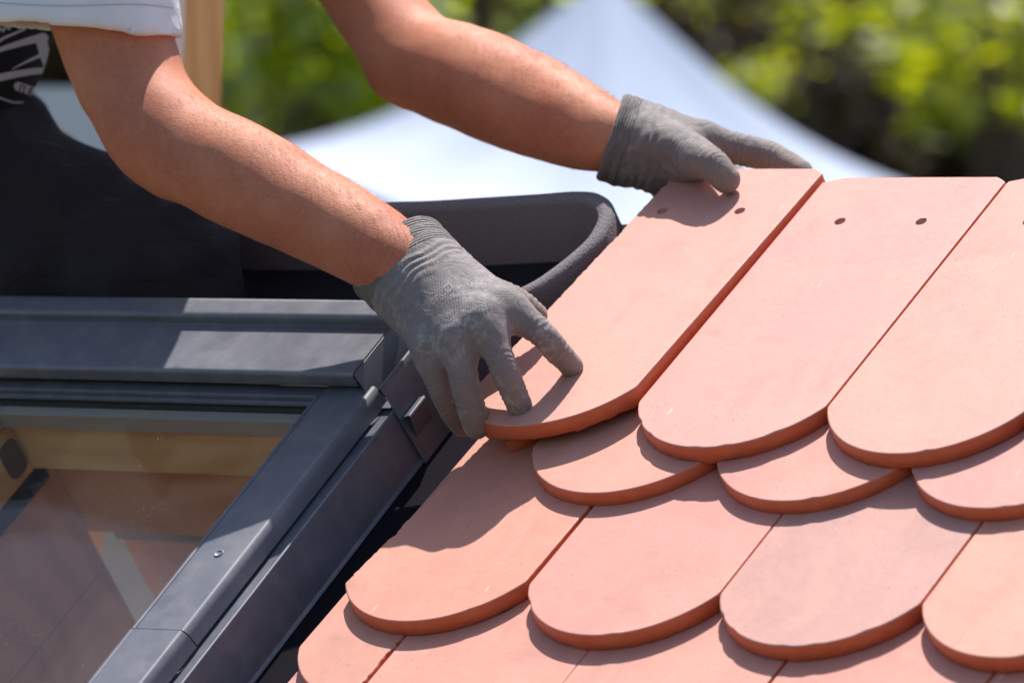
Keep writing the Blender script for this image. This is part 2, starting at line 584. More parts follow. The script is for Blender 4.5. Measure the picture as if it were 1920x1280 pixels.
def leaf_mat(name, c0, c1, trans=.45, spec=.35):
    mt = mat(name, c0, .42, 0, spec)
    k = NT(mt)
    gi = k.n('ShaderNodeNewGeometry')
    c = k.mix(gi.outputs['Random Per Island'], c0, c1)
    k.col(c)
    tl = k.n('ShaderNodeBsdfTranslucent')
    hs = k.n('ShaderNodeHueSaturation'); hs.inputs['Value'].default_value = 2.0; hs.inputs['Saturation'].default_value = 1.15; hs.inputs['Hue'].default_value = .485
    k.l(c, hs.inputs['Color']); k.l(hs.outputs[0], tl.inputs[0])
    mx = k.n('ShaderNodeMixShader'); mx.inputs[0].default_value = trans
    out = [x for x in k.t.nodes if x.type == 'OUTPUT_MATERIAL'][0]
    k.l(k.b.outputs[0], mx.inputs[1]); k.l(tl.outputs[0], mx.inputs[2]); k.l(mx.outputs[0], out.inputs['Surface'])
    return mt


def foam_mat():
    mt = mat('foam', (.05, .045, .05), .9, 0, .25)
    k = NT(mt)
    k.col(k.mix(k.noise(500, 3, .7), (.12, .105, .11), (.27, .24, .245)))
    vo = k.n('ShaderNodeTexVoronoi'); vo.inputs['Scale'].default_value = 620; k.l(k.tc.outputs['Object'], vo.inputs['Vector'])
    k.nor(k.bump(vo.outputs['Distance'], .8, .0012))
    return mt


M_clay = clay_mat()
M_metal = metal_mat()
M_dark = mat('membrane', (.022, .020, .026), .85, 0, .1)
M_rub = mat('rubber_seal', (.02, .02, .022), .55)
M_alu = mat('spacer', (.42, .36, .30), .45, .3)
M_pine = wood_mat('pine', (.86, .60, .30), (.72, .42, .16), 1.0, (1.6, 26, 26))
M_line = wood_mat('stained_wood', (.78, .36, .11), (.64, .25, .065), 1.0, (3, 9, 9))
M_post = wood_mat('planed_timber', (.90, .52, .21), (.80, .40, .14), 1.0, (22, 22, 1.3))
M_rafter = wood_mat('rafter_timber', (.50, .30, .15), (.38, .20, .09))
M_white = mat('white_paint', (.72, .72, .74), .6)
M_foam = foam_mat()
M_skin = skin_mat()
M_shirt = cloth_mat('white_cotton', (.86, .86, .88), (.81, .81, .84), .9, .35, 16)
M_trous = cloth_mat('navy_black_cotton', (.024, .019, .022), (.034, .027, .031), .92, .9, 16)
M_glass = glass_mat()

# ------------------------------------------------------------------ ground
def grid(name, x0, x1, y0, y1, n, z, mt, amp=0.0):
    v, f = [], []
    rnd = random.Random(4)
    for j in range(n + 1):
        for i in range(n + 1):
            v.append((x0 + (x1 - x0) * i / n, y0 + (y1 - y0) * j / n, z + rnd.uniform(-amp, amp)))
    for j in range(n):
        for i in range(n):
            a = j * (n + 1) + i
            f.append((a, a + 1, a + n + 2, a + n + 1))
    return obj(name, v, f, mt, None, True)


gm = mat('lawn', (.05, .07, .025), .95, 0, .2)
k = NT(gm)
c = k.mix(k.ramp(k.noise(.5, 6, .6), [(.35, (0, 0, 0)), (.65, (1, 1, 1))]), (.05, .075, .02), (.09, .07, .045))
k.col(k.mix(k.noise(30, 5), c, (.03, .045, .012)))
k.nor(k.bump(k.noise(60, 5), .8, .05))
tag(grid('ground', -150, 150, -60, 240, 40, GZ, gm, .03), kind='structure')

# ------------------------------------------------------------------ tiles
TW, TL, TT, TSAG = .18, .38, .0135, .058


def clip(poly, nx, ny, d):          # keep nx*x + ny*y >= d
    out = []
    for i in range(len(poly)):
        a, b = poly[i], poly[(i + 1) % len(poly)]
        da, db = nx * a[0] + ny * a[1] - d, nx * b[0] + ny * b[1] - d
        if da >= 0: out.append(a)
        if (da >= 0) != (db >= 0):
            t = da / (da - db)
            out.append((a[0] + (b[0] - a[0]) * t, a[1] + (b[1] - a[1]) * t))
    return out


def tile_mesh(name, seed, cuts=(), holes=True, L=TL):
    rnd = random.Random(seed)
    Rr = (TSAG ** 2 + TW ** 2 / 4) / (2 * TSAG)
    th = math.asin(TW / 2 / Rr)
    poly = [(TW / 2 + Rr * math.sin(-th + 2 * th * i / 60), Rr - Rr * math.cos(-th + 2 * th * i / 60)) for i in range(61)]
    poly += [(TW, L - .007), (TW - .011, L), (.020, L), (0, L - .007)]
    for cu in cuts: poly = clip(poly, *cu)
    # resample to about 2.5 mm, remember which edges are cut
    pts = []
    n = len(poly)
    for i in range(n):
        a, b = Vector(poly[i]), Vector(poly[(i + 1) % n])
        ln = (b - a).length
        if ln < 1e-5: continue
        mid = (a + b) / 2
        iscut = any(abs(cu[0] * mid.x + cu[1] * mid.y - cu[2]) < 1e-4 for cu in cuts)
        tip = mid.y < TSAG + .002 and not iscut
        ns = max(1, round(ln / .0026))
        for s in range(ns):
            pts.append((a + (b - a) * (s / ns), iscut, tip))
    N = len(pts)
    P = [p[0] for p in pts]
    # soften corners a little
    P = [(P[i - 1] + P[i] * 4 + P[(i + 1) % N]) / 6 for i in range(N)]
    nor = []
    for i in range(N):
        d = P[(i + 1) % N] - P[i - 1]
        nor.append(Vector((-d.y, d.x)).normalized())     # inward for a counter-clockwise loop
    # chips
    chip = [0.0] * N
    for _ in range(rnd.randint(10, 18)):
        c0 = rnd.randrange(N); w = rnd.randint(1, 2); dp = rnd.choice((.0007, .0010, .0014, .0026))
        if pts[c0][2] or pts[c0][1]:
            for j in range(-w, w + 1): chip[(c0 + j) % N] = max(chip[(c0 + j) % N], dp * (1 - abs(j) / (w + 1)) * rnd.uniform(.6, 1))
    low = [0.0]
    for i in range(N): low.append(low[-1] * .72 + rnd.gauss(0, .00062))
    rough = [rnd.gauss(0, .0007) if p[1] else rnd.gauss(0, .00008) for p in pts]
    rings = []
    for ins, z in ((.0013, 0), (.00045, -.00035), (0, -.0012), (0, -.0065), (0, -TT), (.0015, -TT - .0004)):
        ring = []
        for i in range(N):
            q = P[i] + nor[i] * (ins + rough[i] * (.4 if z > -.001 else 1))
            zz = z
            if z > -.003:
                q = q + nor[i] * chip[i]
                zz -= chip[i] * (0 if ins > .001 else .9)
            if z < -.01:
                zz += min(0, low[i]) * 1.1 + max(0, low[i]) * .5
                q = q - nor[i] * abs(low[i]) * .5
            ring.append((q.x, q.y, zz))
        rings.append(ring)
    verts = [v for r in rings for v in r]
    faces = []
    nr = len(rings)
    for r in range(nr - 1):
        for i in range(N):
            j = (i + 1) % N
            faces.append((r * N + i, (r + 1) * N + i, (r + 1) * N + j, r * N + j))
    # holes
    HP = []
    if holes:
        for hx in (TW / 2 - .0398, TW / 2 + .0398):
            HP.append([(hx + .0052 * math.cos(t * .3927), .3145 + .0052 * math.sin(t * .3927)) for t in range(16)])
    co = [Vector((v[0], v[1])) for v in rings[0]]
    ed = [(i, (i + 1) % N) for i in range(N)]
    for h in HP:
        s = len(co)
        co += [Vector(p) for p in h]
        ed += [(s + i, s + (i + 1) % 16) for i in range(16)]
    res = delaunay_2d_cdt(co, ed, [], 2, 1e-7)
    vmap = {}
    for vi, orig in enumerate(res[3]):
        oi = orig[0] if orig else None
        if oi is None: oi = min(range(len(co)), key=lambda q: (co[q] - res[0][vi]).length)
        vmap[vi] = oi
    hb = len(verts)
    for h in HP: verts += [(x, y, 0) for x, y in h]
    def idx(i): return i if i < N else hb + i - N
    for f in res[2]:
        t = [idx(vmap[i]) for i in f]
        if len(set(t)) < 3: continue
        cx_, cy_ = (sum(verts[i][q] for i in t) / 3 for q in (0, 1))
        if HP and any(math.hypot(cx_ - hx_, cy_ - .3145) < .0049 for hx_ in (TW / 2 - .0398, TW / 2 + .0398)): continue
        a, b, c2 = (Vector(verts[i]) for i in t)
        if (b - a).cross(c2 - a).z < 0: t.reverse()
        faces.append(tuple(t))
    # back face and hole walls
    for hi, h in enumerate(HP):
        s = hb + hi * 16
        e = len(verts)
        verts += [(x, y, -TT + .0006) for x, y in h]
        for i in range(16):
            j = (i + 1) % 16
            faces.append((s + i, s + j, e + j, e + i))
    if not HP: faces.append(tuple(reversed([(nr - 1) * N + i for i in range(N)])))
    me = bpy.data.meshes.new(name)
    me.from_pydata(verts, [], faces)
    me.update()
    for p in me.polygons: p.use_smooth = abs(p.normal.z) < .97
    me.materials.append(M_clay)
    return me


def tile_matrix(u, v, n, rz=0.0, tilt=0.0):
    fm = Matrix(((1, 0, 0), (0, math.cos(TP), -math.sin(TP)), (0, math.sin(TP), math.cos(TP)))).to_4x4()
    T = Matrix.Translation((u, v, n))
    piv = Matrix.Translation((TW / 2, TL, 0))
    return fm @ T @ piv @ Matrix.Rotation(rz, 4, 'Z') @ Matrix.Rotation(-tilt, 4, 'X') @ piv.inverted()


roof = empty('tiled_roof', tuple(rf(.3, -.6, -.08)))
tag(roof, 'salmon clay roof of overlapping rounded tiles to the right of the roof window', 'roof')
ME = [tile_mesh('tile', 10 + i) for i in range(5)]
PIT = .1817
rnd = random.Random(8)


def add_tile(me, u, v, n, rz=0.0, tilt=0.0, label=None, col=None):
    o = bpy.data.objects.new('tile', me)
    COL.objects.link(o)
    put(o, roof)
    o.matrix_world = tile_matrix(u, v, n, rz, tilt)
    pc = col or PAL[len(roof.children) % len(PAL)]
    o.color = (*(x * rnd2.uniform(.95, 1.05) for x in pc), 1)
    if label: o['label'] = label
    return o


PAL = [(.59, .235, .170), (.61, .265, .180), (.56, .24, .185), (.49, .23, .205), (.63, .27, .175), (.58, .225, .160), (.53, .23, .19)]
rnd2 = random.Random(91)
bpy.context.view_layer.update()
ROW = [(0.0, 0.0, 0.0), (.0978, -.0457, -.0142), (.0074, -.2055, -.0267), (.0960, -.3250, -.0412)]
SPEC = {(0, 0, 0): (.59, .280, .225), (0, 0, 1): (.59, .258, .203), (0, 1, -1): (.57, .245, .195), (0, 1, 0): (.565, .242, .193), (0, 1, 1): (.53, .230, .193),
        (0, 2, 0): (.57, .240, .181), (0, 2, 1): (.47, .232, .206), (0, 2, 2): (.575, .232, .170), (0, 3, -1): (.56, .225, .170), (0, 3, 0): (.555, .222, .168), (0, 3, 1): (.53, .212, .165)}
for pair in range(3):
    for r in range(4):
        if pair == 2 and r > 1: continue
        u0, v0, n0 = ROW[r]
        v0 -= .411 * pair
        n0 -= .0534 * pair
        for c in range(-2, 5):
            u = u0 + c * PIT
            if u < -.185: continue
            if pair == 0 and r == 0 and c < 0: continue            # the held tile goes here
            if pair == 0 and r == 1 and c < -1: continue
            me = ME[rnd.randrange(5)]
            jr, jv, ju = rnd.uniform(-.003, .003), rnd.uniform(-.0015, .0015), rnd.uniform(-.0006, .0006)
            if pair == 0 and r == 2 and c == -1:
                # cut along the gutter
                add_tile(tile_mesh('tile', 41, [(1, -.085, .0045)]), u + .0005, v0 + .004, n0, -.012, 0, 'tile with its left side cut along the window gutter', (.57, .218, .160))
                continue
            if pair == 0 and r == 3 and u < -.1: continue
            if u < -.12 and pair > 0: 
                add_tile(tile_mesh('tile', 50 + pair * 4 + r, [(1, 0, .005)]), u, v0, n0); continue
            if pair == 0 and r < 3: jr *= .35; jv *= .4; ju *= .5
            add_tile(me, u + ju, v0 + jv, n0, jr, 0, None, SPEC.get((pair, r, c)))
# half tile at the foot of the gutter, right side broken off
add_tile(tile_mesh('tile', 71, [(-1, .02, -.0895 + .0)], False), -.1785, -.281, -.0405, 0, 0, 'half tile with a rough broken right side', (.565, .230, .178))
add_tile(tile_mesh('tile', 72, [(1, 0, .150)], False), -.2660, -.0010, -.0155, 0, 0, 'half tile hidden under the held tile')

held = bpy.data.objects.new('roof_tile', tile_mesh('roof_tile', 31, [(1, -.02, .0205)]))
COL.objects.link(held)
held.color = (.59, .278, .222, 1)
held.matrix_world = tile_matrix(-.1832, .0085, .0035, -.004, .016)
tag(held, 'clay tile held between both gloved hands, leftmost of the top row', 'roof tile')

# carcass of the roof
for i in range(7):
    vb = .365 - i * .2055
    boxo('batten', rf, (-.15, vb - .02, -.068), (1.1, vb + .02, -.042 - (.0 if i else .0)), M_rafter, roof, .001)
boxo('deck', rf, (-.15, -1.25, -.084), (1.15, .378, -.072), M_dark, roof)
boxo('deck', rf, (-1.6, .05, -.0845), (-.15, .378, -.0725), M_dark, roof)
RZ = rf(0, .392, -.078)
def bf(u, v, n):        # back slope: v runs down from the ridge
    return Vector((u, RZ.y + v * math.cos(RP) + n * math.sin(RP), RZ.z - v * math.sin(RP) + n * math.cos(RP)))
for i in range(6):
    boxo('batten', bf, (-1.6, .20 + i * .28, -.0118), (1.15, .24 + i * .28, .012), M_rafter, roof, .001)
boxo('ridge_board', wf, (-1.6, RZ.y - .016, RZ.z - .16), (1.15, RZ.y + .016, RZ.z - .014), M_rafter, roof)
for u in (-1.5, -.765, -.19, .38, 1.0):
    boxo('rafter', rf, (u - .03, -1.3, -.205), (u + .03, .37, -.0846), M_rafter, roof, .002)
    boxo('rafter', bf, (u - .03, .03, -.135), (u + .03, 1.5, -.0122), M_rafter, roof, .002)
for u, y in ((-1.5, -.95), (-.75, -.95), (1.0, -.95), (-1.5, 1.25), (1.0, 1.25)):
    boxo('post', wf, (u - .05, y - .05, GZ), (u + .05, y + .05, -.98 if y < 0 else -.95), M_rafter, roof, .003)
for y in (-.95, 1.25):
    boxo('plate', wf, (-1.6, y - .05, -.98 if y < 0 else -.95), (1.15, y + .05, -.89 if y < 0 else -.86), M_rafter, roof, .003)

# ------------------------------------------------------------------ roof window
win = empty('roof_window', tuple(rf(-.47, -.3, -.08)))
tag(win, 'anthracite roof window with pine sash and metal flashing left of the tiles', 'roof window')
bpy.context.view_layer.update()
WL, WR = -.70, -.2505
VB, VT = -.95, .045


def along(u, n, s): return rf(u, s, n)        # profile across, swept up the slope
def across(v, n, s): return rf(s, v, n)       # profile up the slope, swept sideways


# glass and what seals it
boxo('pane', rf, (-.712, VB + .03, -.0045), (-.309, .0325, -.0005), M_glass, win)
boxo('pane', rf, (-.712, VB + .03, -.0235), (-.309, .0325, -.0195), M_glass, win)
sp = boxo('spacer_bar', rf, (-.665, .0205, -.0194), (-.325, .0320, -.0046), M_alu, win)
boxo('spacer_bar', rf, (-.323, VB + .05, -.0194), (-.312, .0320, -.0046), M_alu, win)
boxo('spacer_bar', rf, (-.677, VB + .05, -.0194), (-.666, .0320, -.0046), M_alu, win)
boxo('gasket', rf, (-.69, .0335, -.024), (-.31, .0372, .0005), M_rub, win)
sheet('trim_strip', [(-.3150, -.001), (-.3150, .0085), (-.3140, .0105), (-.3105, .0112), (-.3090, .0095), (-.3090, .002)], along, (VB + .02, -.2562), M_metal, win, .0015)
sheet('trim_strip', [(-.3148, -.001), (-.3148, .0082), (-.3138, .0100), (-.3107, .0108), (-.3092, .0092), (-.3092, .002)], along, (-.2548, .0385), M_metal, win, .0015)
# side covers: upper length, and the lower length that laps it
sheet('side_cover', [(-.3078, .002), (-.3078, .0118), (-.2575, .0128), (-.2535, .0085), (-.2502, -.003)], along, (-.2560, .0500), M_metal, win, .0022, .0009, 6, .00006)
sheet('side_cover', [(-.3082, .002), (-.3082, .0128), (-.2571, .0139), (-.2529, .0092), (-.2494, -.003)], along, (VB, -.2578), M_metal, win, .0022, .0009, 6, .00006)
# the same on the far side of the pane
def mirror(u, n, s): return rf(-1.012 - u, s, n)
sheet('side_cover', [(-.3078, .002), (-.3078, .0118), (-.2575, .0128), (-.2535, .0085), (-.2502, -.003)], mirror, (VB, .0500), M_metal, win, .0022, .0009)
sheet('side_flashing', [(-.2640, -.0062), (-.2400, -.0055), (-.2372, -.0018), (-.2350, -.0025), (-.2262, -.0490), (-.2225, -.0496)], mirror, (VB, .075), M_metal, win, .0015, .0008)
# screw cap on the cover
def cap(u, v, n, r):
    vs, fs = [], []
    for rr, h in ((r, 0), (r, .0007), (r * .78, .0009), (r * .72, .0004), (0.00001, .0005)):
        for i in range(24):
            a = i / 24 * 2 * math.pi
            vs.append(rf(u + rr * math.cos(a), v + rr * math.sin(a), n + h))
    for q in range(4):
        for i in range(24):
            j = (i + 1) % 24
            fs.append((q * 24 + i, q * 24 + j, q * 24 + 24 + j, q * 24 + 24 + i))
    o = obj('screw_cap', vs, fs, M_metal, None, True)
    put(o, win)
cap(-.2816, -.1638, .0123, .0042)
# side flashing with its crest and gutter
sheet('side_flashing', [(-.2640, -.0062), (-.2400, -.0055), (-.2372, -.0018), (-.2350, -.0025), (-.2262, -.0490), (-.2225, -.0496)], along, (VB, .075), M_metal, win, .0015, .0008, 8, .00008)
sheet('gutter', [(-.2245, -.0510), (-.1780, -.0515), (-.1500, -.0560), (-.1490, -.0480)], along, (VB, .17), mat('gutter_rubber', (.014, .012, .016), .95, 0, .02), win, .0015, .0008)
# upper corner flashing with the rolled hem
up_prof = [(-.2390, .0105), (-.2412, .0115), (-.2436, .0150), (-.2432, .0195), (-.2402, .0205), (-.2376, .0165), (-.2222, -.0470), (-.2208, -.0525)]
def up_fn(u, n, s): return rf(u, s if s > .1 else .0352 + (n + .002) * .118, n)
sheet('corner_flashing', up_prof, up_fn, (0, .17), M_metal, win, .002, .0008)
# folded tongue on the corner flashing
def tong(a, b, s):
    # local: s across the slope direction, (a, b) = down the face, height off it
    u = -.2376 + (.0165 - a) * (.0154 / .0635)
    return rf(u + b * .97, .050 + s, a + b * .24)
sheet('tongue', [(-.010, .0005), (-.0095, .0075), (-.0115, .0088), (-.0300, .0008)], tong, (-.012, .014), M_metal, win, .0012, .0008)
# casing over the head of the window
cas = [(.052, .0165), (.0440, .0175), (.0428, .0285), (.0450, .0305), (.1060, .0300), (.1070, .0375), (.1095, .0392), (.1265, .0400), (.1300, .0380), (.1330, -.0500)]
sheet('head_casing', cas, across, (-1.0, -.2672), M_metal, win, .0016, .0009, 8, .00008)
endp = [(-.2680, .0300), (-.2662, .0298), (-.2552, -.0005), (-.2525, -.0020), (-.2415, -.0018)]
def end_fn(u, n, s): return rf(u, s if s > .1 else .0438 - (.03 - n) * .12, n)
ec = sheet('casing_end', endp, end_fn, (0, .131), M_metal, win, .0016)
# rails between casing and glass
boxo('head_rail', rf, (-.95, .0385, .0010), (-.3095, .0525, .0095), M_metal, win, .0012)
boxo('head_rail', rf, (-.95, .0345, .0012), (-.3095, .0384, .0052), M_metal, win, .0008)
# pine sash seen through the glass
boxo('sash_rail', rf, (-.72, .0345, -.078), (-.290, .0800, -.0245), M_pine, win, .002)
boxo('sash_rail', rf, (-.72, VB - .02, -.078), (-.290, VB + .04, -.0245), M_pine, win, .002)
def zf(u, v, n): return rf(u, v, n)
M_pine2 = wood_mat('pine_upright', (.86, .60, .30), (.72, .42, .16), 1.0, (20, 1.6, 20))
boxo('sash_stile', rf, (-.715, VB + .041, -.0782), (-.672, .0343, -.0247), M_pine2, win, .002)
boxo('sash_stile', rf, (-.333, VB + .041, -.0782), (-.290, .0343, -.0247), M_pine2, win, .002)
# the frame and the boarded reveal below
boxo('frame_side', rf, (-.735, VB, -.108), (-.688, .060, -.0790), M_dark, win)
for i in range(4):
    boxo('reveal_board', rf, (-.735, VB, -.228 - i * .121), (-.702, .080, -.1085 - i * .121), M_line, win, .001)
boxo('frame_head', rf, (-.735, .082, -.19), (-.262, .125, -.0845), M_line, win)
boxo('reveal_head', rf, (-.719, .1255, -.46), (-.262, .145, -.19), M_line, win, .001)
boxo('frame_side', rf, (-.285, VB, -.45), (-.262, .080, -.0792), M_line, win, .001)
boxo('cross_bar', rf, (-.7185, .118, -.232), (-.290, .1252, -.196), mat('grey_bar', (.24, .17, .12), .5), win, .002)
# hinge plate on the sash
def plate(u, v0, n0):
    vs = []
    for x in (0, .003):
        for i in range(20):
            a = i / 20 * 2 * math.pi
            cx, cy = math.cos(a), math.sin(a)
            vs.append(rf(u + x, v0 + .012 * math.copysign(abs(cx) ** .5, cx), n0 + .017 * math.copysign(abs(cy) ** .5, cy)))
    fs = [tuple(range(20, 40))] + [(i, (i + 1) % 20, 20 + (i + 1) % 20, 20 + i) for i in range(20)]
    put(obj('hinge_plate', vs, fs, mat('hinge', (.14, .12, .11), .5, .4), None), win)
plate(-.672, .0175, -.052)

# a boarded room below, seen dimly through the pane
room = empty('room_wall', tuple(rf(-.5, .1, -1.0)))
tag(room, 'orange brown boarded wall inside, seen through the window pane', 'wall')
bpy.context.view_layer.update()
for i in range(10):
    boxo('board', wf, (-1.75 + i * .16, .50, -.50), (-1.595 + i * .16, .525, -.06), M_line, room, .002)
tag(boxo('bounce_floor', wf, (-2.4, -.47, -.52), (.9, .49, -.50), wood_mat('plywood', (.82, .64, .42), (.74, .55, .33), 1.0, (2, 14, 14))), kind='structure')  # added floor, pale and raised to bounce light into the window interior
tag(boxo('room_panel', wf, (-.93, .46, -.498), (-.86, .478, -.10), mat('pale_panel', (.45, .47, .5), .7)), 'pale upright panel inside, glimpsed through the pane', 'panel')

# ------------------------------------------------------------------ foam strip
def ribbon(name, path, top, bot, th, mt):
    pts = [Vector(p) for p in path]
    # smooth path by Catmull-Rom
    fine = []
    for i in range(len(pts) - 1):
        p0, p1, p2, p3 = pts[max(i - 1, 0)], pts[i], pts[i + 1], pts[min(i + 2, len(pts) - 1)]
        for q in range(8):
            t = q / 8
            fine.append(.5 * ((2 * p1) + (p2 - p0) * t + (2 * p0 - 5 * p1 + 4 * p2 - p3) * t * t + (3 * p1 - p0 - 3 * p2 + p3) * t ** 3))
    fine.append(pts[-1])
    n = len(fine)
    sec = [(-.5, 0), (-.5, .93), (-.36, .985), (0, 1), (.36, .985), (.5, .93), (.5, 0)]
    v, f = [], []
    for i, p in enumerate(fine):
        d = (fine[min(i + 1, n - 1)] - fine[max(i - 1, 0)]).normalized()
        nx = Vector((-d.y, d.x))
        for a, b in sec:
            q = p + nx * a * th
            v.append(rf(q.x, q.y, bot + (top - bot) * b))
    m_ = len(sec)
    for i in range(n - 1):
        for j in range(m_ - 1):
            f.append((i * m_ + j, i * m_ + j + 1, (i + 1) * m_ + j + 1, (i + 1) * m_ + j))
        f.append((i * m_ + m_ - 1, i * m_, (i + 1) * m_, (i + 1) * m_ + m_ - 1))
    f += [tuple(range(m_)), tuple(reversed(range((n - 1) * m_, n * m_)))]
    o = obj(name, v, f, mt, None, True)
    es = o.modifiers.new('edges', 'EDGE_SPLIT'); es.split_angle = R(60)
    return o


tag(ribbon('foam_strip', [(-.62, .318), (-.52, .318), (-.4338, .3219), (-.3826, .3234), (-.3269, .3279), (-.2718, .3323), (-.2320, .3360), (-.2060, .3320), (-.1850, .3135), (-.1768, .2878), (-.1780, .2644), (-.1905, .2294), (-.2050, .2075), (-.228, .192), (-.26, .183)], -.008, -.0720, .0155, M_foam),
    'dark grey foam strip bent into a loop above the window', 'foam strip')

# ------------------------------------------------------------------ the roofer
person = empty('person', tuple(at(150, 560, 5.05)))
tag(person, 'roofer in white T-shirt, dark trousers and grey gloves, kneeling and setting a tile', 'person')
bpy.context.view_layer.update()
r_sh, r_el, r_wr = at(120, -330, 4.86), at(292, 246, 4.79), at(742, 487, 4.655)
l_sh, l_el, l_wr = at(440, -330, 5.20), at(772, 108, 5.05), at(1158, 262, 4.865)
hip_r, hip_l = at(-230, 190, 5.12), at(-230, 190, 5.42)
knee_r, knee_l = at(300, 528, 4.995), at(250, 600, 5.45)
ank_r, ank_l = at(-330, 700, 5.36), at(-300, 800, 5.45)
chest, belly, pelv = at(40, -400, 5.04), at(-175, 0, 5.12), at(-330, 240, 5.26)
neck, head = at(170, -560, 5.04), at(190, -745, 5.02)


def body_fn(P):
    # right arm
    d = chain(P, [r_sh, at(222, 90, 4.83), at(300, 243, 4.79)], [.056, .0500, .0400], .03)
    d = smin(d, chain(P, [r_el, at(425, 316, 4.75), at(565, 388, 4.71), at(690, 458, 4.672), r_wr, at(800, 520, 4.645)], [.0400, .0455, .0410, .0365, .0325, .024], .02), .022)
    d = smin(d, cone(P, at(290, 295, 4.80), at(330, 325, 4.785), .016, .020), .02)         # elbow
    # left arm
    e = chain(P, [l_sh, at(655, -70, 5.11), at(705, 10, 5.085), l_el], [.056, .044, .0405, .0410], .02)
    e = smin(e, chain(P, [l_el, at(905, 158, 4.99), at(1030, 212, 4.93), at(1110, 246, 4.885), l_wr, at(1230, 280, 4.86)], [.0420, .0475, .0430, .0355, .0285, .025], .02), .016)
    d = np.minimum(d, e)
    # trunk
    t = chain(P, [neck, chest, belly, pelv], [.055, .115, .100, .09], .06)
    t = smin(t, cone(P, r_sh, l_sh, .06, .06), .08)
    t = smin(t, cone(P, neck, head, .055, .06), .03)
    t0 = t
    # head: skull, jaw, nose, ears
    fw = (at(1000, 0, 5) - at(0, 0, 5)).normalized()
    sd = (at(0, 0, 6) - at(0, 0, 5)).normalized()
    upv = Vector((0, 0, 1))
    h = cone(P, head + upv * .06 - fw * .02, head + upv * .05 + fw * .025, .088, .080)
    h = smin(h, cone(P, head - upv * .02 + fw * .03, head - upv * .06 + fw * .06, .065, .038), .04)
    h = smin(h, cone(P, head + upv * .03 + fw * .10, head - upv * .005 + fw * .118, .008, .014), .015)
    for s in (-1, 1):
        h = smin(h, cone(P, head + upv * .03 + sd * s * .082, head + sd * s * .080, .016, .010), .006)
        h = np.maximum(h, -cone(P, head + upv * .035 + fw * .105 + sd * s * .034, head + upv * .035 + fw * .106 + sd * s * .030, .012, .012))
    t0 = smin(t0, h, .03)
    # legs
    g = chain(P, [hip_r, knee_r, ank_r], [.062, .045, .036], .03, 1)
    g = np.minimum(g, chain(P, [hip_l, knee_l, ank_l], [.062, .045, .036], .03, 1))
    for a_, f_ in ((ank_r, -1), (ank_l, -1)):
        g = smin(g, cone(P, a_, a_ + fw * -.14 + upv * -.03, .04, .03), .02)
    return np.minimum(smin(d, t0, .04), smin(t0, g, .05))


def bounds(pts, m_):
    a = np.array([tuple(p) for p in pts])
    return a.min(0) - m_, a.max(0) + m_


lo, hi = bounds([r_sh, r_wr, l_sh, l_wr, hip_r, hip_l, knee_r, knee_l, ank_r, ank_l, head, head + Vector((0, 0, .1))], .21)
V, Q = surface(body_fn, lo, hi, .0062)
V = relax(V, Q, 3)
V = V + normals(V, Q) * (wavy(V, 7) * .0011 + wavy(V[:, [1, 2, 0]], 18) * .00035)[:, None]
body_obj('body', V, Q, M_skin, person)
# hair on the head
fwv = (at(1000, 0, 5) - at(0, 0, 5)).normalized()
def hair_fn(P):
    h = cone(P, head + Vector((0, 0, .062)) - fwv * .025, head + Vector((0, 0, .055)) + fwv * .022, .094, .084)
    cut = -(P - np.array(head + Vector((0, 0, .05)) - fwv * .01)) @ np.array((Vector((0, 0, .8)) - fwv * .6).normalized())
    return np.maximum(h, cut)
lo, hi = bounds([head], .2)
V, Q = surface(hair_fn, lo, hi, .006)
V = V + normals(V, Q) * (wavy(V, 60) * .003)[:, None]
body_obj('hair', V, Q, cloth_mat('hair', (.04, .024, .014), (.07, .04, .02), .6), person)

# T-shirt
s_hem = at(172, 62, 4.83)
hem_n = (s_hem - r_sh).normalized()
sl_hem = at(640, -100, 5.115)
hem_l = (sl_hem - l_sh).normalized()


def shirt_fn(P):
    t = chain(P, [neck - Vector((0, 0, .02)), chest, belly, at(-260, 120, 5.18)], [.065, .132, .125, .130], .08)
    t = smin(t, cone(P, r_sh, l_sh, .072, .072), .08)
    # lap of the hem hanging forward
    t = smin(t, chain(P, [at(-105, 45, 5.06), at(-62, 110, 5.05)], [.080, .064], .03), .05)
    t = np.maximum(t, (P - np.array(at(-50, 228, 5.1))) @ np.array((at(-160, 420, 5.1) - at(-100, 120, 5.1)).normalized()))
    ax = at(1000, 0, 5) - at(0, 0, 5); ax.normalize()
    s0, s1 = r_sh + ax * .008, s_hem
    sl_ = smin(cone(P, s0, s1 + hem_n * .06 + ax * .020, .074, .057), cone(P, s0 - ax * .02, s1 + hem_n * .06 - ax * .050, .070, .058), .03)
    sl_ = np.maximum(sl_, (P - np.array(s1)) @ np.array((Vector((0, 0, -1)) - ax * .08).normalized()))
    inn = chain(P, [r_sh + (s1 - r_sh) * .35, s1 + hem_n * .1], [.046, .056], .01)
    inn = np.minimum(inn, cone(P, s0 + (s1 - s0) * .5 - ax * .035, s1 + hem_n * .1 - ax * .045, .05, .052))
    s2 = cone(P, l_sh, sl_hem, .074, .070)
    s2 = np.maximum(s2, (P - np.array(sl_hem - hem_l * .03)) @ np.array(hem_l))
    t = smin(t, s2, .03)
    d = smin(t, sl_, .03)
    near = (P - np.array(s1 + Vector((0, 0, .06)))) @ np.array((0, 0, -1.0))
    return np.where(near > 0, np.maximum(d, np.where(near > .02, -inn, -9)), d)


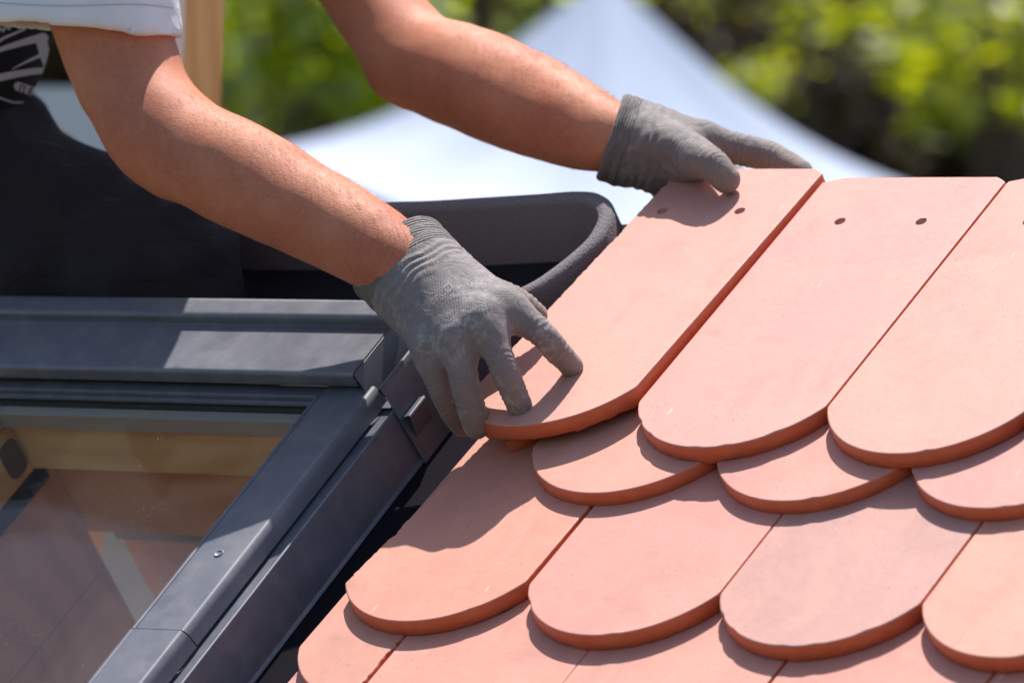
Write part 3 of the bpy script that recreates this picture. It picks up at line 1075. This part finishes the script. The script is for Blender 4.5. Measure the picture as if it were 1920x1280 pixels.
lo, hi = bounds([r_sh, l_sh, belly, s_hem, sl_hem, at(-200, 190, 5.2)], .19)
V, Q = surface(shirt_fn, lo, hi, .0052, .03)
V = relax(V, Q, 2)
V = V + normals(V, Q) * (wavy(V, 7) * .0022 + wavy(V[:, [1, 2, 0]], 15) * .0008)[:, None]
shirt = body_obj('t_shirt', V, Q, M_shirt, person)


# trousers
def trous_fn(P):
    g = chain(P, [at(-240, 190, 5.12), at(57, 368, 5.06), knee_r], [.092, .068, .070], .03)
    g = smin(g, chain(P, [knee_r, at(60, 590, 5.07), ank_r], [.068, .066, .060], .04, 1), .03)
    g = smin(g, cone(P, at(-60, 470, 5.10), at(60, 480, 5.07), .075, .075), .05)
    q = chain(P, [hip_l, knee_l, ank_l], [.112, .076, .062], .05, 1)
    g = np.minimum(g, q)
    g = smin(g, cone(P, at(-370, 210, 5.16), at(-360, 210, 5.38), .115, .115), .06)
    # folds running round the thigh
    return g


lo, hi = bounds([hip_r, hip_l, knee_r, knee_l, ank_r, ank_l], .17)
V, Q = surface(trous_fn, lo, hi, .0062)
V = relax(V, Q, 2)
ax = np.array((knee_r - hip_r).normalized())
fold = np.sin(V @ ax * 95 + wavy(V, 4) * 2.4 + 9 * V[:, 2]) * (.5 + .5 * wavy(V, 3))
V = V + normals(V, Q) * (fold * .0085 + wavy(V, 8) * .005)[:, None]
body_obj('trousers', V, Q, M_trous, person)


# gloves -------------------------------------------------------------
def hc(x, y, d): return at(640 + x / 2.666, 380 + y / 2.666, d)      # enlarged view of the near hand


RF = {
    'index': ([hc(815, 520, 4.590), hc(985, 640, 4.578), hc(1082, 742, 4.583), hc(1150, 816, 4.5935)], [.0128, .0116, .0106, .0099]),
    'middle': ([hc(715, 590, 4.576), hc(800, 800, 4.561), hc(860, 945, 4.565), hc(893, 1030, 4.5725)], [.0132, .0118, .0110, .0104]),
    'ring': ([hc(578, 670, 4.583), hc(608, 860, 4.571), hc(648, 1010, 4.577), hc(674, 1114, 4.588)], [.0138, .0124, .0118, .0112]),
    'little': ([hc(452, 735, 4.602), hc(492, 900, 4.598), hc(548, 1030, 4.612), hc(605, 1110, 4.626)], [.0126, .0114, .0108, .0100]),
    'thumb': ([hc(600, 430, 4.665), hc(850, 500, 4.652), hc(935, 540, 4.652), hc(978, 560, 4.655)], [.019, .0145, .0115, .0095]),
}
c_a, c_b = hc(268, 274, 4.672), hc(420, 450, 4.642)
c_side = (hc(470, 130, 4.668) - hc(90, 440, 4.668)).normalized()
c_ax = (c_b - c_a).normalized()


def r_glove(P):
    f = None
    for nm, (pts, rs) in RF.items():
        if nm == 'thumb': continue
        c = chain(P, pts, rs, .006)
        f = c if f is None else smin(f, c, .0025)
    th = chain(P, *RF['thumb'], .008)
    w1, w2 = hc(425, 285, 4.664), hc(318, 420, 4.664)
    p = cone(P, w1, RF['index'][0][0], .0245, .0142)
    p = smin(p, cone(P, hc(380, 330, 4.655), RF['middle'][0][0], .0245, .0145), .024)
    p = smin(p, cone(P, hc(345, 375, 4.657), RF['ring'][0][0], .0240, .0145), .024)
    p = smin(p, cone(P, w2, RF['little'][0][0], .0230, .0142), .024)
    p = smin(p, cone(P, hc(560, 600, 4.605), hc(690, 560, 4.60), .018, .018), .015)
    p = smin(p, th, .014)
    # webs between the fingers
    for a, b in (('index', 'middle'), ('middle', 'ring'), ('ring', 'little')):
        A, B = RF[a][0], RF[b][0]
        p = smin(p, cone(P, A[0].lerp(A[1], .22), B[0].lerp(B[1], .22), .0075, .0075), .012)
    d = smin(p, f, .015)
    cu = smin(cone(P, c_a + c_side * .0125 - c_ax * .02, c_b + c_side * .009, .0330, .0262), cone(P, c_a - c_side * .0125 - c_ax * .02, c_b - c_side * .009, .0330, .0255), .02)
    sp = (P - np.array(c_a)) @ np.array((c_ax + c_side * .02).normalized())
    d = smin(d, cu, .016) - .0019 * np.exp(-((sp - .0036) / .0030) ** 2)
    d = np.maximum(d, -np.maximum(cu + .0034, sp - .012))
    return np.maximum(d, -sp)


def crease(V, N, fingers, amp, n_per=4):
    """wrinkles round the finger joints"""
    out = np.zeros(len(V))
    for pts, rs in fingers:
        for i in range(1, len(pts) - 1):
            j = np.array(pts[i]); a = np.array((pts[i + 1] - pts[i - 1]).normalized())
            s = (V - j) @ a
            rad = np.linalg.norm((V - j) - s[:, None] * a, axis=1)
            w = np.exp(-(s / .0095) ** 2) * (rad < rs[i] * 1.5)
            out += w * np.sin(s * 2 * np.pi / .0052 + wavy(V, 30) * 2.5)
    return out * amp


def finish_glove(name, fn, fingers, lo, hi, c_a, c_ax, c_len, mt, h=.00145):
    V, Q = surface(fn, lo, hi, h, .005)
    V = relax(V, Q, 6)
    N = normals(V, Q)
    s = (V - np.array(c_a)) @ np.array(c_ax)
    rim = 0
    cuff = (s < c_len) * np.clip((c_len - s) / .004, 0, 1)
    rib = cuff * np.clip((s - .006) / .006, 0, 1) * np.sin(s * 2 * np.pi / .014 + wavy(V, 12) * 2) * .0006
    ang = wavy(V, 17) * .00060 + wavy(V[:, [2, 0, 1]], 40) * .00018
    sk = (1 - cuff) * np.exp(-((s - c_len - .012) / .014) ** 2) * np.sin(s * 2 * np.pi / .011 + wavy(V, 14) * 3) * .0007
    V = V + N * (rim + rib + ang * (1 - .7 * cuff) + sk + crease(V, N, fingers, .00038))[:, None]
    return body_obj(name, V, Q, mt, person)


tips = [tuple(v[0][-1]) for kk, v in RF.items()]
M_glove = glove_mat('knit_glove', (.205, .175, .169), (.255, .217, .207), (.62, .57, .54), tips, tuple(c_a), tuple(c_ax), .033)
lo, hi = bounds([p for v in RF.values() for p in v[0]] + [c_a, c_b], .045)
glove_r = finish_glove('glove', r_glove, list(RF.values()), lo, hi, c_a, c_ax, .034, M_glove)

LF = {
    'thumb': ([at(1222, 262, 4.838), at(1290, 280, 4.797), at(1335, 309, 4.766), at(1361, 336, 4.7635)], [.0225, .0155, .0136, .0126]),
    'index': ([at(1318, 264, 4.866), at(1395, 282, 4.862), at(1455, 298, 4.850), at(1502, 322, 4.834)], [.0155, .0140, .0125, .0105]),
    'middle': ([at(1300, 290, 4.890), at(1365, 330, 4.905), at(1415, 350, 4.895), at(1450, 372, 4.880)], [.0140, .0120, .0112, .0105]),
    'ring': ([at(1270, 312, 4.895), at(1300, 362, 4.905), at(1340, 392, 4.895), at(1375, 405, 4.880)], [.0140, .0120, .0112, .0105]),
    'little': ([at(1236, 322, 4.885), at(1252, 362, 4.890), at(1280, 392, 4.885), at(1305, 405, 4.872)], [.0135, .0115, .0105, .0095]),
}
d_a, d_b = at(1142, 257, 4.875), at(1240, 285, 4.855)
d_side = (at(1205, 195, 4.87) - at(1135, 330, 4.87)).normalized()
d_ax = (at(1225, 285, 4.87) - at(1145, 258, 4.87)).normalized()


def l_glove(P):
    f = None
    for nm, (pts, rs) in LF.items():
        if nm == 'thumb': continue
        c = chain(P, pts, rs, .006)
        f = c if f is None else smin(f, c, .003)
    p = cone(P, at(1190, 248, 4.862), LF['index'][0][0], .0240, .0150)
    for q, (x, y) in (('middle', (1185, 265)), ('ring', (1180, 280)), ('little', (1178, 288))):
        p = smin(p, cone(P, at(x, y, 4.87), LF[q][0][0], .0240, .0150), .014)
    p = smin(p, chain(P, *LF['thumb'], .006), .010)
    p = smin(p, cone(P, at(1275, 265, 4.83), at(1320, 268, 4.86), .010, .009), .012)
    p = smin(p, cone(P, at(1312, 306, 4.787), at(1250, 325, 4.862), .0125, .016), .014)
    d = smin(p, f, .010)
    cu = smin(cone(P, d_a + d_side * .008 - d_ax * .02, d_b + d_side * .008, .0285, .0265), cone(P, d_a - d_side * .008 - d_ax * .02, d_b - d_side * .008, .0280, .0255), .02)
    sp = (P - np.array(d_a)) @ np.array(d_ax)
    d = smin(d, cu, .016) - .0022 * np.exp(-((sp - .0040) / .0032) ** 2) - .0014 * np.exp(-((sp - .0130) / .0030) ** 2)
    d = np.maximum(d, -np.maximum(cu + .0034, sp - .010))
    return np.maximum(d, -sp)


M_glove2 = glove_mat('coated_glove', (.195, .163, .153), (.24, .20, .186), (.45, .40, .37), [tuple(LF['thumb'][0][-1]), tuple(LF['index'][0][-1])], tuple(d_a), tuple(d_ax), .02)
lo, hi = bounds([p for v in LF.values() for p in v[0]] + [d_a, d_b], .045)
glove_l = finish_glove('glove', l_glove, list(LF.values()), lo, hi, d_a, d_ax, .022, M_glove2)
glove_l['label'] = 'far glove with its thumb on the tile'
glove_r['label'] = 'near glove with ribbed cuff'


# flat prints laid on cloth: outlines on a local plane, dropped on to the surface below
_BV = {}


def decal(name, polys, *a, **kw):
    return [decal1(name, [p], *a, **kw) for p in polys]


def decal1(name, polys, target, origin, ex, ey, mt, parent, lift=.0008, cell=.004, start=.25):
    me = target.data
    if target.name not in _BV: _BV[target.name] = BVHTree.FromPolygons([v.co for v in me.vertices], [p.vertices[:] for p in me.polygons])
    bv = _BV[target.name]
    ez = ex.cross(ey).normalized()
    off = target.matrix_world.translation
    vs, fs, ok = [], [], []
    for poly in polys:
        co = [Vector(p) for p in poly]
        x0, x1 = min(p.x for p in co), max(p.x for p in co)
        y0, y1 = min(p.y for p in co), max(p.y for p in co)
        n = len(co)
        # subdivide the outline and fill with interior points so it can follow folds
        ring = []
        for i in range(n):
            a, b = co[i], co[(i + 1) % n]
            st = max(1, int((b - a).length / cell))
            ring += [a + (b - a) * (s / st) for s in range(st)]
        pts = list(ring)
        gx = x0 + cell / 2
        while gx < x1:
            gy = y0 + cell / 2
            while gy < y1:
                pts.append(Vector((gx, gy)))
                gy += cell
            gx += cell
        ed = [(i, (i + 1) % len(ring)) for i in range(len(ring))]
        r_ = delaunay_2d_cdt(pts, ed, [], 1, 1e-7)
        base = len(vs)
        for p in r_[0]:
            o_ = origin + ex * p.x + ey * p.y + ez * start
            hit = bv.ray_cast(o_, -ez)
            ok.append(hit[0] is not None)
            vs.append(hit[0] + hit[1] * lift if ok[-1] else origin)
        for f in r_[2]:
            if all(ok[base + i] for i in f):
                zz = [(vs[base + i] - origin).dot(ez) for i in f]
                if max(zz) - min(zz) < cell * 4 + .014: fs.append(tuple(base + i for i in f))
    o = obj(name, vs, fs, mt, None, True)
    o.parent = target
    return o


def stroke(pts, w):     # a line of width w as one outline
    P = [Vector(p) for p in pts]
    l_, r_ = [], []
    for i, p in enumerate(P):
        d = (P[min(i + 1, len(P) - 1)] - P[max(i - 1, 0)]).normalized()
        n_ = Vector((-d.y, d.x))
        ww = w[i] if isinstance(w, (list, tuple)) else w
        l_.append(tuple(p + n_ * ww / 2)); r_.append(tuple(p - n_ * ww / 2))
    return r_ + l_[::-1]


# emblem on the belly of the shirt: plane coordinates are 1/1000 of the enlarged view
exv = (at(1000, 0, 5) - at(0, 0, 5)).normalized()
eyv = (at(0, 0, 5) - at(0, 1000, 5)).normalized()
og = at(0, 0, 5.02)
PXM = 5.02 / FPX / 5.335         # metres per enlarged-view pixel




# (print colours of the shirt cloth: black disc with pale strokes on the belly only)
k = NT(M_shirt)
def dotv(p0, ax_):
    sb = k.n('ShaderNodeVectorMath', operation='SUBTRACT'); k.l(k.tc.outputs['Object'], sb.inputs[0]); sb.inputs[1].default_value = p0
    dt = k.n('ShaderNodeVectorMath', operation='DOT_PRODUCT'); k.l(sb.outputs[0], dt.inputs[0]); dt.inputs[1].default_value = ax_
    return dt.outputs['Value']
pa = k.math('DIVIDE', dotv(tuple(og), tuple(exv)), PXM)
pb = k.math('DIVIDE', dotv(tuple(og), tuple(-eyv)), PXM)
zdir = exv.cross(eyv)
belly_m = k.math('LESS_THAN', dotv(tuple(at(0, 100, 4.945)), tuple(zdir)), 0.0)
def seg(x0, y0, x1, y1, w0, w1):
    dx, dy = x1 - x0, y1 - y0
    L2 = dx * dx + dy * dy
    qx, qy = k.math('SUBTRACT', pa, x0), k.math('SUBTRACT', pb, y0)
    t = k.math('DIVIDE', k.math('ADD', k.math('MULTIPLY', qx, dx), k.math('MULTIPLY', qy, dy)), L2)
    t = k.math('MINIMUM', k.math('MAXIMUM', t, 0.0), 1.0)
    ex_, ey_ = k.math('SUBTRACT', qx, k.math('MULTIPLY', t, dx)), k.math('SUBTRACT', qy, k.math('MULTIPLY', t, dy))
    dd = k.math('SQRT', k.math('ADD', k.math('MULTIPLY', ex_, ex_), k.math('MULTIPLY', ey_, ey_)))
    return k.math('LESS_THAN', dd, k.math('ADD', k.math('MULTIPLY', t, (w1 - w0) / 2), w0 / 2))
def any_(ls):
    o_ = ls[0]
    for q in ls[1:]: o_ = k.math('MAXIMUM', o_, q)
    return o_
rx, ry = k.math('DIVIDE', k.math('SUBTRACT', pa, 20.0), 700.0), k.math('DIVIDE', k.math('SUBTRACT', pb, 420.0), 760.0)
disc = k.math('MULTIPLY', k.math('LESS_THAN', k.math('ADD', k.math('MULTIPLY', rx, rx), k.math('MULTIPLY', ry, ry)), 1.0), belly_m)
pale = any_([seg(-120, 570, 420, 365, 30, 80), seg(-60, 810, 430, 680, 75, 55), seg(430, 680, 600, 600, 50, 45), seg(140, 700, 400, 540, 8, 34), seg(400, 400, 435, 640, 100, 62), seg(435, 640, 430, 880, 62, 90),
             seg(-40, 970, 120, 1022, 20, 20), seg(120, 1022, 300, 1005, 20, 20), seg(300, 1005, 470, 900, 20, 20), seg(470, 900, 640, 680, 20, 18), seg(-100, 520, 60, 400, 26, 26), seg(60, 400, 260, 300, 26, 20),
             seg(190, 870, 290, 900, 90, 90), seg(10, 350, 30, 300, 20, 20), seg(30, 300, 60, 330, 20, 20), seg(60, 330, 85, 270, 20, 20), seg(85, 270, 110, 310, 20, 20), seg(110, 310, 140, 260, 20, 20)])
ink = any_([seg(185, 915, 210, 850, 12, 12), seg(210, 850, 240, 860, 12, 12), seg(240, 860, 218, 925, 12, 12), seg(262, 930, 285, 870, 12, 12), seg(285, 870, 312, 880, 12, 12), seg(270, 905, 300, 912, 12, 12)])
pc_ = k.mix(k.math('MULTIPLY', pale, k.math('SUBTRACT', 1.0, ink)), (.016, .013, .015), (.46, .42, .44))
k.col(k.mix(disc, k.b.inputs['Base Color'].links[0].from_socket, pc_))
# blue seam line on the sleeve
decal('seam', [stroke([((205 + i * 11) / FPX * 4.83, -(-6 + 9 * math.sin(i / 8 * math.pi)) / FPX * 4.83) for i in range(9)], .0014)], shirt, at(0, 0, 4.83), exv, eyv, mat('blue_thread', (.03, .04, .12), .7), person, .0009, .003)
# sleeve hem stitching, thread greyer than the cloth
decal('hem_seam', [stroke([(x / FPX * 4.8, -(8 + 10 * x / 320 + 4 * math.sin(x / 60)) / FPX * 4.8) for x in range(-60, 325, 12)], .0011)], shirt, at(0, 0, 4.8), exv, eyv, mat('grey_hem_thread', (.55, .56, .62), .9), person, .0006, .004)

# lettering printed on the back of the near glove, running up to the right
gl_o = at(800, 584, 4.63)
gx = (at(846, 544, 4.63) - gl_o).normalized()
gy = gx.cross((at(800, 584, 4.63) - at(800, 584, 5.5)).normalized()) * -1


def let(cx, shape, s=.0042):
    return [stroke([(cx + sh[i][0] * s, sh[i][1] * s), (cx + sh[i + 1][0] * s, sh[i + 1][1] * s)], .0005) for sh in shape for i in range(len(sh) - 1)]


O_ = [[(.0, .2), (.2, 0), (.8, 0), (1, .2), (1, .8), (.8, 1), (.2, 1), (0, .8), (0, .2)]]
r_l = [[(0, 0), (0, .9), (.2, 1), (.7, .9)]]
N_l = [[(0, 1), (0, .2), (.3, 0), (.7, 0), (.9, .2)]]
polys = let(0, O_, .0055) + let(.0085, r_l) + let(.0135, r_l) + let(.0180, N_l) + let(.0235, O_, .0055)
decal('glove_lettering', polys, glove_r, gl_o, gx, gy if gy.z > 0 else -gy, mat('pale_ink', (.44, .405, .40), .8), person, .0010, .0009)

# fine hair along both forearms
hv, hf = [], []
rnd = random.Random(3)
bme = [o for o in person.children if o.name.startswith('body')][0].data
bv = BVHTree.FromPolygons([v.co for v in bme.vertices], [p.vertices[:] for p in bme.polygons])
toc = Vector(CW)
for a, b, n_ in ((at(330, 200, 4.77), at(775, 480, 4.65), 2000), (at(830, 80, 5.02), at(1140, 250, 4.88), 1500)):
    axd = (b - a).normalized()
    for _ in range(n_):
        p = a.lerp(b, rnd.random() ** .8)
        w = Vector((rnd.gauss(0, 1), rnd.gauss(0, 1), rnd.gauss(.9, .8))).normalized()
        w = (w - axd * w.dot(axd)).normalized()
        hit = bv.ray_cast(p + w * .12, -w)
        if hit[0] is None or (hit[0] - p).length > .09: continue
        q, nn_ = hit[0], hit[1]
        dr = (axd * rnd.uniform(.7, 1) + nn_ * rnd.uniform(.25, .7) + Vector((0, 0, -.25)) + Vector((rnd.gauss(0, .2), rnd.gauss(0, .2), rnd.gauss(0, .2)))).normalized()
        ln = rnd.uniform(.004, .009)
        sdv = dr.cross(nn_).normalized() * .00009
        m1 = q + dr * ln * .5 + nn_ * .0004
        e_ = q + dr * ln - nn_ * ln * .15
        i0 = len(hv)
        hv += [q - sdv, q + sdv, m1 + sdv * .8, m1 - sdv * .8, e_]
        hf += [(i0, i0 + 1, i0 + 2, i0 + 3), (i0 + 3, i0 + 2, i0 + 4)]
o = obj('arm_hair', hv, hf, mat('arm_hair', (.34, .20, .11), 1.0, 0, 0.0))
o['kind'] = 'stuff'
put(o, person)

# ------------------------------------------------------------------ behind the roof
def upright(name, x0, y0, x1, y1, d, wpx, depth, mt):
    """a slightly leaning squared timber from the ground up"""
    a, b = at(x0, y0, d), at(x1, y1, d)
    dr = (b - a).normalized()
    bot = a + dr * ((GZ - a.z) / dr.z)
    top = b + dr * .5
    ex = exv; ez = (at(0, 0, 6) - at(0, 0, 5)).normalized()
    w = wpx * d / FPX / 2
    vs = []
    for p in (bot, top):
        for sx, sz in ((-1, -1), (1, -1), (1, 1), (-1, 1)):
            for cx, cz in (((.96, 1), (1, .96)) if sx * sz > 0 else ((1, .96), (.96, 1))):
                vs.append(p + ex * sx * w * cx + ez * sz * depth / 2 * cz)
    fs = [tuple(range(7, -1, -1)), tuple(range(8, 16))] + [(i, (i + 1) % 8, 8 + (i + 1) % 8, 8 + i) for i in range(8)]
    o = obj(name, vs, fs, mt)
    return o


tag(upright('timber_post', 377, 190, 384, 0, 5.75, 70, .06, M_post), 'planed yellow timber post standing behind the roofer', 'post')
tag(upright('white_post', 326, 120, 334, 0, 5.9, 44, .04, M_white), 'white post close beside the yellow timber post', 'post')
wl = [at(-700, 163, 9.5), at(395, 163, 9.5)]
dz = (at(0, 0, 6) - at(0, 0, 5)).normalized()
vs = []
for p in wl:
    for off in (0, .2):
        for z in (GZ, p.z):
            q = p + dz * off
            vs.append((q.x, q.y, z))
tag(obj('garden_wall', vs, [(0, 1, 5, 4), (2, 6, 7, 3), (1, 3, 7, 5), (0, 2, 3, 1), (4, 5, 7, 6)], M_white), 'low white garden wall behind the roofer', 'wall')

# canopy tent, corner towards us
tent = empty('canopy_tent', tuple(Vector((at(1120, 300, 30).x, at(1120, 300, 30).y, GZ))))
tag(tent, 'white canopy tent with peaked roof standing in the garden', 'tent')
bpy.context.view_layer.update()
pk = at(1135, -55, 31)
cl_, cr_, cn_, cf_ = at(455, 292, 31), at(1800, 385, 31), at(1150, 560, 28.5), at(1090, 300, 33)
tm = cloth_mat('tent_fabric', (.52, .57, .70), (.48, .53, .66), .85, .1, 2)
NTT = 16
vs, fs = [], []
cor = [cl_, cn_, cr_, cf_]
for q in range(4):
    a, b = cor[q], cor[(q + 1) % 4]
    for i in range(NTT + 1):            # from eave to peak
        t = i / NTT
        for j in range(NTT + 1):
            s = j / NTT
            e_ = a.lerp(b, s)
            p = e_.lerp(pk, t)
            sag = math.sin(math.pi * t) * (.20 + .10 * math.sin(math.pi * s) + .03 * math.sin(s * 19) * (1 - t))
            p = p - Vector((0, 0, 1)) * sag
            vs.append(p)
    b0 = q * (NTT + 1) ** 2
    for i in range(NTT):
        for j in range(NTT):
            x = b0 + i * (NTT + 1) + j
            fs.append((x, x + 1, x + NTT + 2, x + NTT + 1))
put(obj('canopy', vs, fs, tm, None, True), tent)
vs, fs = [], []
for q in range(4):
    a, b = cor[q], cor[(q + 1) % 4]
    i0 = len(vs)
    for p in (a, b):
        vs += [p + Vector((0, 0, .05)), p - Vector((0, 0, .13))]
    fs.append((i0, i0 + 1, i0 + 3, i0 + 2))
vo_ = obj('valance', vs, fs, mat('navy_trim', (.012, .02, .06), .7)); put(vo_, tent)
for p in cor:
    vs = []
    for z in (GZ, p.z - .02):
        for sx, sy in ((-1, -1), (1, -1), (1, 1), (-1, 1)):
            vs.append((p.x + sx * .02, p.y + sy * .02, z))
    put(obj('leg', vs, [(0, 1, 5, 4), (1, 2, 6, 5), (2, 3, 7, 6), (3, 0, 4, 7)], M_white), tent)

# ------------------------------------------------------------------ trees
M_bark = mat('bark', (.09, .06, .045), .9)
kk = NT(M_bark); kk.col(kk.mix(kk.noise(8, 5), (.06, .04, .03), (.13, .09, .065)))


def tube(vs, fs, pts, rs, n=8):
    b0 = len(vs)
    for i, p in enumerate(pts):
        d = (pts[min(i + 1, len(pts) - 1)] - pts[max(i - 1, 0)]).normalized()
        a = d.cross(Vector((.3, .8, .1))).normalized(); b = d.cross(a)
        for q in range(n):
            t = q / n * 2 * math.pi
            vs.append(p + (a * math.cos(t) + b * math.sin(t)) * rs[i])
    for i in range(len(pts) - 1):
        for q in range(n):
            fs.append((b0 + i * n + q, b0 + i * n + (q + 1) % n, b0 + (i + 1) * n + (q + 1) % n, b0 + (i + 1) * n + q))


def leaves(centres, rnd, per, spread, size, droop=.5):
    vs, fs = [], []
    for c in centres:
        for _ in range(per):
            p = c + Vector((rnd.gauss(0, spread), rnd.gauss(0, spread), rnd.gauss(0, spread * .75)))
            d = Vector((rnd.gauss(0, 1), rnd.gauss(0, 1), rnd.gauss(-droop, .6))).normalized()
            w = d.cross(Vector((rnd.gauss(0, .5), rnd.gauss(0, .5), 1))).normalized()
            s = size * rnd.uniform(.6, 1.3)
            nn_ = d.cross(w)
            i0 = len(vs)
            vs += [p, p + d * s * .5 + w * s * .28 + nn_ * s * .05, p + d * s, p + d * s * .5 - w * s * .28 + nn_ * s * .05]
            fs += [(i0, i0 + 1, i0 + 2), (i0, i0 + 2, i0 + 3)]
    return vs, fs


def tree(name, label, base, h, centres, mt, seed, per, spread, size, group):
    rnd = random.Random(seed)
    t = empty(name, tuple(base))
    tag(t, label, 'tree', group)
    bpy.context.view_layer.update()
    vs, fs = [], []
    top = base + Vector((rnd.uniform(-.2, .2), rnd.uniform(-.2, .2), h))
    mid = base.lerp(top, .5) + Vector((rnd.uniform(-.15, .15), 0, 0))
    tube(vs, fs, [base, mid, top], [h * .02, h * .014, h * .006])
    for c in centres[::3]:
        s = base.lerp(top, rnd.uniform(.35, .8))
        tube(vs, fs, [s, s.lerp(c, .5) + Vector((0, 0, .12)), c], [h * .010, h * .006, h * .002], 6)
    put(obj('trunk', vs, fs, M_bark, None, True), t)
    v, f = leaves(centres, rnd, per, spread, size)
    put(obj('crown', v, f, mt), t)
    return t


ML1 = leaf_mat('bright_leaves', (.24, .34, .016), (.42, .47, .024), .62, .7)
ML2 = leaf_mat('silver_green_leaves', (.34, .40, .18), (.52, .56, .34), .4, 1.0)
ML5 = leaf_mat('olive_leaves', (.14, .19, .02), (.26, .28, .035), .55, .5)
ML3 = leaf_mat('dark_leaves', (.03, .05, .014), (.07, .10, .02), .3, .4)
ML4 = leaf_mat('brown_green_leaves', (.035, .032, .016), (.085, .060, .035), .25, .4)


def px_cloud(rnd, n, x0, x1, y0, y1, d0, d1):
    return [at(rnd.uniform(x0, x1), rnd.uniform(y0, y1), rnd.uniform(d0, d1)) for _ in range(n)]


G = 'trees beyond the roof'
rnd = random.Random(21)
def gb(x, d):
    p = at(x, 600, d); return Vector((p.x, p.y, GZ))
tree('leafy_tree', 'bright green leafy tree behind the arms and timber post', gb(560, 35), 4.2,
     px_cloud(rnd, 34, 400, 800, -700, 130, 36, 39) + px_cloud(rnd, 24, 420, 780, -80, 170, 35, 37) + px_cloud(rnd, 12, 560, 780, 60, 200, 36, 37), ML1, 1, 22, .17, .24, G)
tree('silvery_tree', 'pale green tree with glossy leaves left of the tent', gb(480, 35.5), 3.6,
     px_cloud(rnd, 26, 380, 760, -420, 210, 35, 36), ML2, 2, 16, .18, .26, G)
tree('leafy_tree', 'yellow-green tree just left of the tent peak', gb(900, 38.5), 4.6,
     px_cloud(rnd, 22, 780, 1010, -700, 70, 36.75, 40.25), ML1, 3, 20, .17, .26, G)
tree('leafy_tree', 'yellow-green tree at the far right of the view', gb(1900, 33.25), 4.0,
     px_cloud(rnd, 24, 1680, 1960, -60, 130, 31.5, 35) + px_cloud(rnd, 26, 1650, 2300, -700, 0, 31.5, 35.875) + px_cloud(rnd, 16, 1760, 1960, 60, 250, 31.5, 34.125), ML5, 4, 12, .16, .19, G)
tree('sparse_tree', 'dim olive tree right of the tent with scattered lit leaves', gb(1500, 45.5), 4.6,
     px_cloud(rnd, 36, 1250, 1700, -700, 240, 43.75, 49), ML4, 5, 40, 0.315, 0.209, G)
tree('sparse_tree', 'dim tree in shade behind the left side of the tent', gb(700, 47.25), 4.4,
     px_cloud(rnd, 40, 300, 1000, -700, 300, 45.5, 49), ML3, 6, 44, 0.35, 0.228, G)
tree('leafy_tree', 'small cluster of lit leaves above the right tent edge', gb(1330, 40.25), 4.2,
     px_cloud(rnd, 5, 1270, 1340, -90, 40, 39.375, 41.125) + px_cloud(rnd, 7, 1390, 1500, 110, 160, 39.375, 41.125) + px_cloud(rnd, 6, 1480, 1640, -20, 50, 39.375, 41.125), ML5, 7, 9, .11, .17, G)
# dense shaded hedge that closes the view
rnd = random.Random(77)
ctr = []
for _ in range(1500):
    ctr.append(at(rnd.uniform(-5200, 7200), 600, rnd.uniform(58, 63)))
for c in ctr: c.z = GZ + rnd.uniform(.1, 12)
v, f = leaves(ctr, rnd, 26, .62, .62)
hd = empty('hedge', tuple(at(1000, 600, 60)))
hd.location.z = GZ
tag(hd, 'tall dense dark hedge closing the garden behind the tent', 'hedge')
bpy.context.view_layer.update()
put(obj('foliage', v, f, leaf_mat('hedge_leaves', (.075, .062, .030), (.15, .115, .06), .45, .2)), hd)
vs, fs = [], []
for i in range(60):
    p = at(-5200 + i * 210, 600, 62 + (i % 3)); p.z = GZ
    tube(vs, fs, [p, p + Vector((.2, 0, 4)), p + Vector((0, .3, 8))], [.14, .10, .04], 6)
put(obj('stem', vs, fs, M_bark, None, True), hd)
w0, w1 = at(-6000, 600, 68), at(8000, 600, 68)
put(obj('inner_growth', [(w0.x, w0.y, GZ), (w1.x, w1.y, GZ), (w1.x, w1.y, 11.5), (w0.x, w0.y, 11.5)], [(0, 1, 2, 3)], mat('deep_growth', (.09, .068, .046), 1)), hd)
